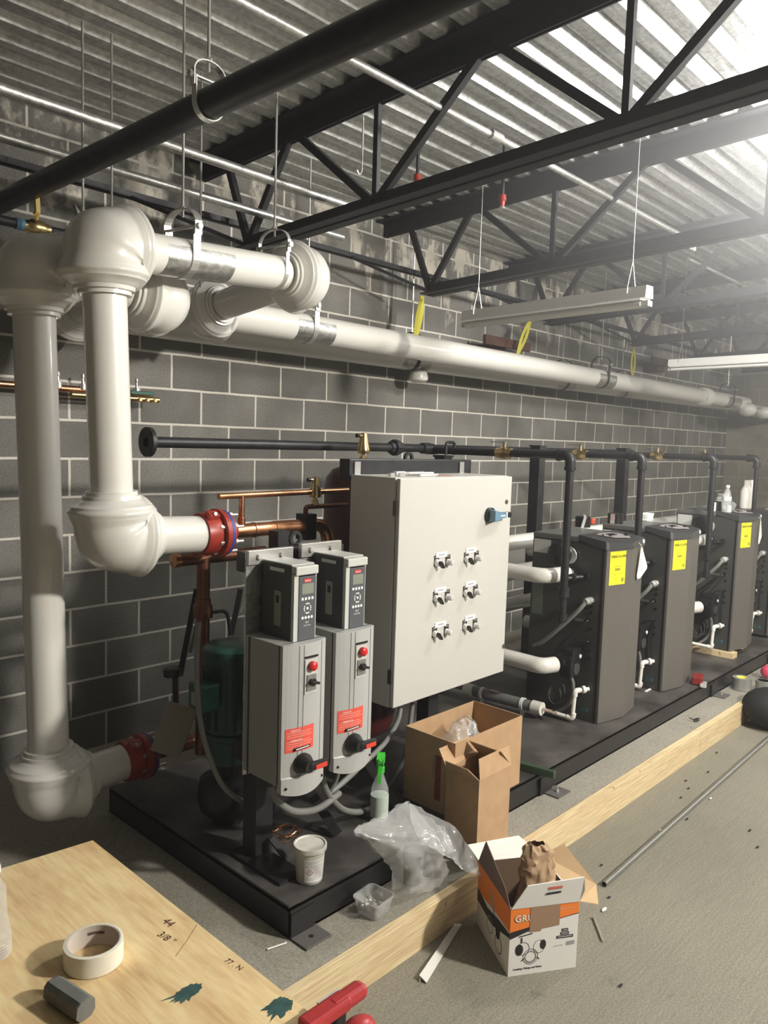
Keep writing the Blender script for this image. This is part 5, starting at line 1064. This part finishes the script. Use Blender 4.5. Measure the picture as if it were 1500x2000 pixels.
text('GRUVLOK', .036, BBLK, body, (.011, -.0007, .188), X, (0, 0, 1), local=True, sx=1.02); text('GRUVLOK', .033, WHT, body, (.014, -.0013, .190), X, (0, 0, 1), local=True, sx=1.05)
text('Couplings, Fittings and Valves', .0088, BBLK, body, (.016, -.0008, .020), X, Z, local=True); text('www.gruvlok.com', .008, mat('pale_orange', (.85, .5, .3), .5), body, (.176, -.0012, .217), X, Z, local=True)
def ringuv(u, v, r0, r1, m, nm, d=.0008, sx=1, face=0):
    q = MB(); n_ = 28; P = lambda a, r: (V((u+r*sx*math.cos(a), -d, v+r*math.sin(a))) if not face else V((-d, u+r*sx*math.cos(a), v+r*math.sin(a))))
    if r0 <= 0: q.faces([P(2*PI*k/n_, r1) for k in range(n_)], [tuple(range(n_))])
    else:
        for k in range(n_): a, b_ = 2*PI*k/n_, 2*PI*(k+1)/n_; q.faces([P(a, r0), P(a, r1), P(b_, r1), P(b_, r0)], [(0, 1, 2, 3)])
    return q.build(nm, m, body, local=True)
ringuv(.036, .090, 0, .020, BBLK, 'printed_fitting', sx=.72); ringuv(.050, .093, .0215, .0230, BBLK, 'printed_fitting', sx=1.0); ringuv(.122, .100, 0, .017, BBLK, 'printed_fitting', sx=.65); ringuv(.108, .094, .022, .0235, BBLK, 'printed_fitting', sx=.9)
ringuv(.078, .062, .018, .020, BBLK, 'printed_fitting'); ringuv(.078, .062, .026, .0275, BBLK, 'printed_fitting'); ringuv(.078, .060, .0185, .0215, GREY, 'printed_fitting')
q = MB()
for pts in ([(.040, .113), (.040, .132), (.046, .132), (.046, .113)], [(.032, .134), (.082, .142), (.082, .146), (.032, .138)], [(.046, .048), (.056, .056), (.054, .059), (.044, .051)], [(.100, .056), (.110, .048), (.112, .051), (.102, .059)]): q.faces([V((u, -.0008, v)) for u, v in pts], [(0, 1, 2, 3)])
q.build('printed_valve', BBLK, body, local=True)
for k, (u0, u1, v) in enumerate(((.188, .212, .137), (.184, .216, .125), (.170, .232, .113))):
    fpoly([(u0, v), (u1, v), (u1, v+.010), (u0, v+.010)], .0008, BBLK, 'black_label'); 
text('SHURJOINT', .007, WHT, body, (.173, -.0011, .1155), X, Z, local=True) if False else None
q = MB()
for v, u0, u1 in ((.1415, .192, .208), (.1295, .188, .212), (.1175, .175, .227)): q.faces([V((u0, -.0012, v)), V((u1, -.0012, v)), V((u1, -.0012, v+.0018)), V((u0, -.0012, v+.0018))], [(0, 1, 2, 3)])
q.build('label_print', WHT, body, local=True)
fpoly([(.208, .085), (.238, .087), (.238, .101), (.208, .099)], .0008, GREY, 'barcode'); fpoly([(.160, .086), (.195, .088), (.195, .090), (.160, .088)], .0008, GREY, 'small_print')
ringuv(.10, .10, 0, .032, BBLK, 'printed_fitting', .0009, .6, 1); ringuv(.09, .055, .028, .031, BBLK, 'printed_fitting', .0009, 1, 1); ringuv(.17, .075, .025, .029, GREY, 'printed_fitting', .0009, 1, 1)
spoly([(.13, .13), (.16, .15), (.18, .20), (.165, .20), (.14, .16)], .0009, GREY, 'printed_valve')
fpoly([(.070, .150), (.112, .150), (.112, .157), (.178, .163), (.178, H+.004), (.070, H-.002)], .0018, PTAPE, 'packing_tape')
def lflap(pts, m, nm): q = MB(); a, b_, c_ = V(pts[0]), V(pts[1]), V(pts[2]); n_ = (b_-a).cross(c_-a).normalized()*.003; q.prism(pts, n_); return q.build(nm, m, t, local=True)
ff = lflap([(0, 0, H), (W, 0, H), (W+.010, -.012, H+.045), (W+.004, -.016, H+.095), (.048, -.014, H+.085)], BWHT, 'front_flap')
def ftext(s_, sz, m, u, v): text(s_, sz, m, ff, (u, -.0165-.0*v, H+v), X, V((0, -.15, 1)), local=True)
q = MB(); 
for u0, u1, v in ((.125, .175, .062),): q.faces([V((u0, -.0150, H+v)), V((u1, -.0150, H+v)), V((u1, -.0170, H+v+.010)), V((u0, -.0170, H+v+.010))], [(0, 1, 2, 3)])
q.build('red_print', mat('print_red', (.65, .15, .10), .5), ff, local=True)
q = MB(); q.faces([V((.118, -.0125, H+.043)), V((.172, -.0125, H+.045)), V((.172, -.0145, H+.053)), V((.118, -.0145, H+.051))], [(0, 1, 2, 3)]); q.build('black_print', BBLK, ff, local=True)
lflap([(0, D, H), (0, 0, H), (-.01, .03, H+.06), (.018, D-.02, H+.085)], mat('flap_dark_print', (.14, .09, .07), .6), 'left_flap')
lflap([(W, D, H), (0, D, H), (-.02, D+.07, H+.028), (W-.05, D+.10, H+.028)], BWHT, 'back_flap')
lflap([(W, 0, H), (W, D, H), (W+.085, D-.01, H+.04), (W+.13, .12, H-.025), (W+.09, .03, H-.04)], CARDI, 'right_flap')
# kraft paper bag standing in it
Wd = WM[t]; bc = Wd @ V((.165, .15, .035))
kb = crumple([[Wd @ V((.165+.062*sx_*math.cos(a), .16+.055*sy_*math.sin(a), h_)) for a in [2*PI*k/8+.4 for k in range(9)]] for h_, sx_, sy_ in ((.012, .9, .9), (.12, 1.0, 1.0), (.24, 1.05, .9), (.33, .95, .55), (.365, .55, .25))], .016, 16, 5, KRAFT, 'paper_bag', label='crumpled brown paper bag standing in the orange and white carton', cat='bag')

# plastic bag in front of the skid
jw = mat('jar_white', (.20, .205, .195), .4)
for px, py, h_, r_, lb in ((790, 1712, .13, .042, 'pale jar inside the clear plastic bag, left one'), (846, 1706, .10, .036, 'pale jar inside the clear plastic bag, right one')):
    c = at(px, py, z=.142); MB().lathe(V((c.x, min(max(c.y, -2.33), -2.26), .1415)), Z, [(0, r_*.9), (h_*.85, r_), (h_*.86, r_*1.06), (h_, r_*1.06)], seg=24).build('jar', jw, label=lb, cat='jar', group='jars in the plastic bag')
def G(rows): return [[at(px, py, y=y_) for px, py, y_ in r] for r in rows]
tb = thing('plastic_bag', 'large crumpled clear plastic bag slumped over the pad edge beside the tall box', 'bag', (-.35, -2.3, .145))
crumple(G([[(765, 1742, -2.335), (762, 1690, -2.33), (720, 1650, -2.34), (690, 1622, -2.33), (735, 1600, -2.30), (785, 1568, -2.27)],
           [(800, 1745, -2.39), (798, 1700, -2.40), (775, 1665, -2.40), (760, 1640, -2.39), (790, 1612, -2.35), (797, 1564, -2.27)],
           [(840, 1738, -2.39), (838, 1700, -2.40), (825, 1668, -2.40), (830, 1650, -2.39), (835, 1620, -2.36), (812, 1585, -2.28)],
           [(878, 1722, -2.35), (872, 1690, -2.37), (868, 1672, -2.38), (885, 1660, -2.38), (880, 1632, -2.36), (845, 1598, -2.30)]]), .012, 13, 2, BAG, 'bag_body', tb)
crumple(G([[(765, 1740, -2.26), (760, 1690, -2.25), (715, 1640, -2.27), (693, 1620, -2.32), (738, 1596, -2.29), (790, 1566, -2.26)],
           [(860, 1724, -2.25), (850, 1690, -2.24), (840, 1660, -2.24), (850, 1640, -2.24), (840, 1610, -2.24), (800, 1566, -2.25)]]), .010, 14, 6, BAG, 'bag_back', tb)
crumple(G([[(800, 1568, -2.27), (840, 1590, -2.30), (885, 1612, -2.38), (915, 1650, -2.46), (938, 1698, -2.52)],
           [(805, 1610, -2.34), (845, 1630, -2.38), (880, 1660, -2.42), (908, 1690, -2.48), (940, 1712, -2.53)],
           [(825, 1650, -2.39), (850, 1655, -2.41), (880, 1680, -2.45), (910, 1702, -2.49), (938, 1716, -2.53)]]), .010, 15, 9, BAG, 'bag_mouth', tb)
# tub with fittings
c = V((-.60, -2.292, .1415)); t = thing('clear_tub', 'square cloudy plastic tub of small metal fittings on the pad beside the bag', 'tub', c)
def rsq(c, hw, z_, r_, rot_=.1, n_=5):
    out = []
    for qd, (sx_, sy_) in enumerate(((1, 1), (-1, 1), (-1, -1), (1, -1))):
        for k in range(n_+1):
            a = qd*PI/2+PI/2*k/n_; p_ = V((sx_*(hw-r_)+r_*math.cos(a), sy_*(hw-r_)+r_*math.sin(a), 0)); out.append(V((c.x+p_.x*math.cos(rot_)-p_.y*math.sin(rot_), c.y+p_.x*math.sin(rot_)+p_.y*math.cos(rot_), z_)))
    return out
q = MB(); q.rings([rsq(c, .042, .142, .014), rsq(c, .045, .146, .016), rsq(c, .053, .196, .018), rsq(c, .057, .197, .020), rsq(c, .057, .202, .020), rsq(c, .0515, .202, .018), rsq(c, .0435, .1475, .015)]); q.build('tub', TUB, t)
random.seed(3)
for k in range(16):
    p_ = V((c.x+random.uniform(-.028, .028), c.y+random.uniform(-.028, .028), .150+.008*(k//5))); ax = V((random.uniform(-1, 1), random.uniform(-1, 1), random.uniform(-.3, .8))).normalized()
    MB().lathe(p_, ax, [(0, .005), (0, .0105), (.010, .0105), (.011, .006), (.022, .006), (.022, .003)], seg=6+6*(k % 2)).build('metal_fitting', ZINC, label='small metal fitting lying in the cloudy square tub', cat='fitting', group='fittings in the tub')
# wires and small litter
def litter(name, m, label, cat, q, group=None): return q.build(name, m, label=label, cat=cat, group=group)
a, b_ = at(522, 1854, z=.145), at(560, 1841, z=.145); litter('wire_piece', WHT, 'short white stick lying on the pad beside the skid corner', 'stick', MB().cyl(a, b_, .0028, seg=10))
a, b_ = at(1160, 1792, z=.006), at(1178, 1838, z=.006); q = MB().cyl(a, b_, .0045, seg=10); q.cyl(a, a+(b_-a).normalized()*.006, .009, seg=6); litter('bolt', ZINC, 'steel bolt lying on the floor right of the printed carton', 'bolt', q)
a, b_ = at(1180, 1727, z=.0125), at(1510, 1434, z=.0125); t = thing('floor_conduit', 'long steel conduit lying on the floor along the boards', 'conduit', a)
q = MB(); ax, ay = q.frame(b_-a); rr = []
for p_, r_ in ((a, .0115), (b_, .0115), (b_, .0095), (a, .0095)): rr.append([p_+(ax*math.cos(k)+ay*math.sin(k))*r_ for k in [2*PI*j/18 for j in range(18)]])
q.rings(rr, None, False, True, True); q.build('tube', mat('dull_conduit', (.30, .30, .28), .4, .7), t)
q = MB(); p = [at(888, 1805, z=.012), at(902, 1806, z=.002), at(833, 1921, z=.002), at(819, 1906, z=.016)]; q.prism([v_+Z*.001 for v_ in p], (0, 0, .0018))
p2 = [at(819, 1906, z=.016), at(888, 1805, z=.012)]; q.faces([p2[0], p2[1], V((p2[1].x-.004, p2[1].y-.006, .001)), V((p2[0].x-.006, p2[0].y-.008, .001))], [(0, 1, 2, 3)]); litter('trim_strip', mat('white_trim', (.62, .61, .56), .4), 'folded white trim strip lying on the floor before the form board', 'strip', q)
random.seed(11)
spots = [(1383, 1508), (1340, 1525), (1345, 1540), (1330, 1558), (1414, 1524), (1180, 1777), (1190, 1753), (1388, 1560), (1342, 1600), (1480, 1655), (1175, 1690), (1213, 1925), (1290, 1622), (1465, 1622), (1400, 1470)]
for k, (px, py) in enumerate(spots):
    c = at(px, py, z=.004); white = k in (5, 7, 12); q = MB(); q.ball(c+Z*.002, .007 if k != 5 else .010, sc=(1.2+random.random(), .7, .5), seg=8)
    litter('debris', WHT if white else BLKP, 'small %s on the concrete floor' % ('white chip' if white else 'dark crumb'), 'debris', q, 'white chips on the floor' if white else 'dark crumbs on the floor')
c = at(1361, 1408, z=.1415); q = MB(); q.ball(c+Z*.008, .022, sc=(1.5, .6, .4), seg=10); q.tube([c+V((-.02, .01, .01)), c+V((-.045, .03, .022))], .003, seg=6); litter('black_scrap', BLKP, 'crumpled black scrap on the pad edge, left of the tape rolls', 'scrap', q)
# skid items
a, b_ = at(1020, 1478, z=.27), at(1066, 1490, z=.27); t = thing('spirit_level', 'dark green spirit level lying on the skid behind the wide box', 'level', (a+b_)/2)
MB().cbox((a+b_)/2+V((-.10, 0, -.002)), ((a-b_).length+.2, .024, .036), rot=Matrix.Rotation(math.atan2((b_-a).y, (b_-a).x), 3, 'Z'), bev=.004).build('body', mat('level_green', (.035, .07, .04), .4), t)
c = at(1362, 1335, z=.25); t = thing('red_tool_case', 'small dark red box with shiny clip on the skid before the second boiler', 'box', c)
MB().cbox(c+Z*.03, (.11, .07, .055), rot=Matrix.Rotation(.3, 3, 'Z'), bev=.008).build('case', mat('maroon_plastic', (.20, .02, .02), .4), t); MB().cbox(c+V((-.03, -.05, .012)), (.09, .04, .022), rot=Matrix.Rotation(.3, 3, 'Z'), bev=.006).build('clip', CHR, t)
MB().box(at(1262, 1352, z=.2505), at(1262, 1352, z=.2505)+V((.12, .012, .006))).build('white_strip', WHT, label='white strip on the skid at the foot of the second boiler', cat='strip')
# duct tape rolls, pink ball, black bag
SIL = mat('duct_tape_silver', (.33, .33, .31), .3, .4)
def roll(c, ro, ri, h, m, mc, name, label, group, cat='tape roll'):
    t = thing(name, label, cat, c, group=group)
    q = MB(); n_ = 40; rr = [[c+V((r_*math.cos(a), r_*math.sin(a), z_)) for a in [2*PI*k/n_ for k in range(n_)]] for r_, z_ in ((ri+.002, 0), (ro, .001), (ro, h-.001), (ri+.002, h))]; q.rings(rr, None, False, True, True); q.build('tape', m, t)
    q = MB(); rr = [[c+V((r_*math.cos(a), r_*math.sin(a), z_)) for a in [2*PI*k/n_ for k in range(n_)]] for r_, z_ in ((ri, 0.0005), (ri+.002, 0.0005), (ri+.002, h-.0005), (ri, h-.0005))]; q.rings(rr, None, False, True, True); q.build('core', mc, t); return t
c1 = at(1448, 1346, z=.1415); c2 = at(1476, 1352, z=.1415)
t = roll(c1, .062, .036, .085, SIL, mat('yellow_core', (.75, .70, .15), .5), 'tape_roll', 'silver duct tape roll with yellow core on the pad edge', 'duct tape rolls')
MB().cyl(c1+Z*.001, c1+Z*.06, .035, seg=24).build('core_label', mat('yellow_core', (.75, .70, .15), .5), t)
t = roll(c2+V((.05, -.03, 0)), .05, .036, .08, SIL, BLKP, 'tape_roll', 'ribbed silver tape roll right of the yellow cored roll', 'duct tape rolls')
c = at(1500, 1312, z=.20); q = MB(); q.ball(c, .05); q.build('pink_ball', mat('pink_red', (.60, .06, .12), .4), label='round pinkish red object at the right edge behind the tape rolls', cat='ball')
c = at(1505, 1392, z=.10); q = MB(); q.ball(V((c.x, c.y, .13)), .13, sc=(1.3, 1.35, 1), seg=24); q.build('black_bag', mat('black_cloth', (.012, .013, .013), .7), label='black cloth bag on the floor at the right edge', cat='bag')

# ------------------------------------------------------------------ plywood bench at the lower left
PZ = .78; C1 = at(181, 1641, z=PZ); C2 = at(0, 1697, z=PZ); C3 = at(622, 1991, z=PZ)
e1 = (C2-C1).normalized(); e2 = (C3-C1).normalized()
t = thing('plywood_sheet', 'plywood sheet with green glue stains and pencil marks at the lower left', 'plywood', (C1.x-.5, C1.y-.5, PZ))
MB().prism([C1-Z*.018, C1+e2*1.5-Z*.018, C1+e2*1.5+e1*1.1-Z*.018, C1+e1*1.1-Z*.018], (0, 0, .018)).build('panel', PLY, t)
STN = mat('green_stain', (.035, .085, .080), .5, var=.3, vscale=60)
def stain(px, py, rx, ry, sd):
    random.seed(sd); c = at(px, py, z=PZ+.0006); pts = []
    for k in range(40):
        a = 2*PI*k/40; r_ = 1+(.55*abs(random.gauss(0, 1))*(1 if (2.4 < a < 4.4) else .25)); pts.append(c+e2.cross(Z)*(-rx*r_*math.cos(a))+e2*(-ry*r_*math.sin(a)))
    q = MB(); q.faces([c]+pts, [(0, k+1, (k+1) % 40+1) for k in range(40)]); q.build('glue_stain', STN, t)
stain(368, 1937, .024, .014, 1); stain(548, 1964, .020, .018, 4)
INK = mat('pencil_ink', (.10, .05, .04), .7)
def ptext(s_, sz, p0, p1): o_ = at(*p0, z=PZ+.0005); xd = (at(*p1, z=PZ+.0005)-o_).normalized(); text(s_, sz, INK, t, o_, xd, Z.cross(xd), .0001)
ptext('44', .027, (315, 1800), (345, 1822)); ptext('3/8 "', .024, (305, 1826), (345, 1852)); ptext('77 . N', .017, (437, 1877), (475, 1900))
MB().tube([at(385, 1806, z=PZ), at(365, 1838, z=PZ), at(343, 1868, z=PZ)], .0008, seg=5).build('scratch', mat('scratch', (.30, .18, .08), .7), t)
t = thing('sawhorse', 'wooden sawhorse under the plywood sheet', 'sawhorse', (-2.1, -2.85, 0))
MB().box((-2.55, -2.62, .68), (-1.72, -2.58, .7615)).build('top_rail', PINE, t)
for x in (-2.45, -1.82):
    for s_ in (-1, 1): MB().tube([(x, -2.60+.02*s_, .72), (x+(.06 if x > -2 else -.06), -2.60+.24*s_, .0)], .03, seg=4).build('leg', PINE, t)
# masking tape, clay, bottle
c = at(183, 1876, z=PZ); c = V((c.x, c.y, PZ+.0005))
t = roll(c, .0535, .0460, .040, mat('masking_tape', (.70, .68, .58), .6), mat('tape_core', (.50, .44, .38), .7), 'tape_roll', 'cream masking tape roll lying on the plywood', None)
ci = mat('core_print', (.12, .09, .08), .6); q = MB(); vs = []
for k in range(9):
    a = math.radians(38+5*k); 
    for z_ in (.022, .028): vs.append(c+V((.0457*math.cos(a), .0457*math.sin(a), z_)))
q.faces(vs, [(2*k, 2*k+2, 2*k+3, 2*k+1) for k in range(8)]); q.build('core_print', ci, t)
a, b_ = at(103, 1928, z=PZ+.018), at(168, 1972, z=PZ+.018); d = (b_-a).normalized(); sx_ = d.cross(Z).normalized()
q = MB(); rr = []
for p_, f in ((a, .96), (a+d*.004, 1), (b_-d*.004, 1), (b_, .96)): rr.append([p_+(sx_*u*1.05+Z*v_)*f*.0195 for u, v_ in ((.85, .55), (.5, .9), (-.4, .92), (-.9, .5), (-.92, -.45), (-.5, -.9), (.55, -.9), (.95, -.4))])
q.rings(rr, None, True, False); q.build('putty_bar', mat('grey_putty', (.125, .13, .12), .65, var=.12, vscale=30, bump=.1, bscale=40), label='dark grey faceted bar of putty on the plywood before the tape roll', cat='bar')
c = at(-12, 1868, z=PZ); c = V((c.x, c.y, PZ+.0005)); t = thing('plastic_bottle', 'ribbed clear plastic bottle cut off by the left edge on the plywood', 'bottle', c)
pf = [(0, .024), (.004, .0305)]
for k in range(7): pf += [(.008+.006*k, .0315), (.011+.006*k, .0300)]
pf += [(.055, .029), (.085, .024), (.11, .0235), (.135, .023), (.15, .014), (.165, .012)]
MB().lathe(c, Z, pf, seg=30).build('bottle', BOT, t); MB().lathe(c+Z*.165, Z, [(0, .014), (.014, .014)], seg=16).build('cap', WHT, t)
# red clamp
RC = mat('clamp_red', (.36, .030, .032), .35); a, b_ = at(596, 2006, z=PZ+.012), at(712, 1926, z=PZ+.012); d = (b_-a).normalized(); R = Matrix.Rotation(math.atan2(d.y, d.x), 3, 'Z'); L_ = (b_-a).length
t = thing('bar_clamp', 'red handled bar clamp gripping the near edge of the plywood', 'clamp', a)
q = MB(); q.cbox(a+d*.045, (.10, .034, .024), rot=R, bev=.006); q.build('jaw', RC, t); q = MB(); q.cbox(a+d*(L_-.045), (.085, .034, .026), rot=R, bev=.011); q.build('handle', RC, t)
MB().cbox(a+d*L_*.53, (L_*.55, .007, .018), rot=R).build('bar', ZINC, t); MB().cbox(a+d*L_*.5+d.cross(Z)*-.012+Z*.004, (.05, .020, .008), rot=R).build('sticker_plate', mat('clamp_sticker', (.45, .42, .38), .5), t)
q = MB(); q.cbox(a+d*.075-Z*.05, (.028, .02, .09), rot=R, bev=.005); q.build('lower_jaw', BLKP, t)
c = at(700, 2012, z=PZ-.06); q = MB(); q.ball(c, .026, sc=(1.4, 1, .8)); q.build('trigger_grip', RC, t)
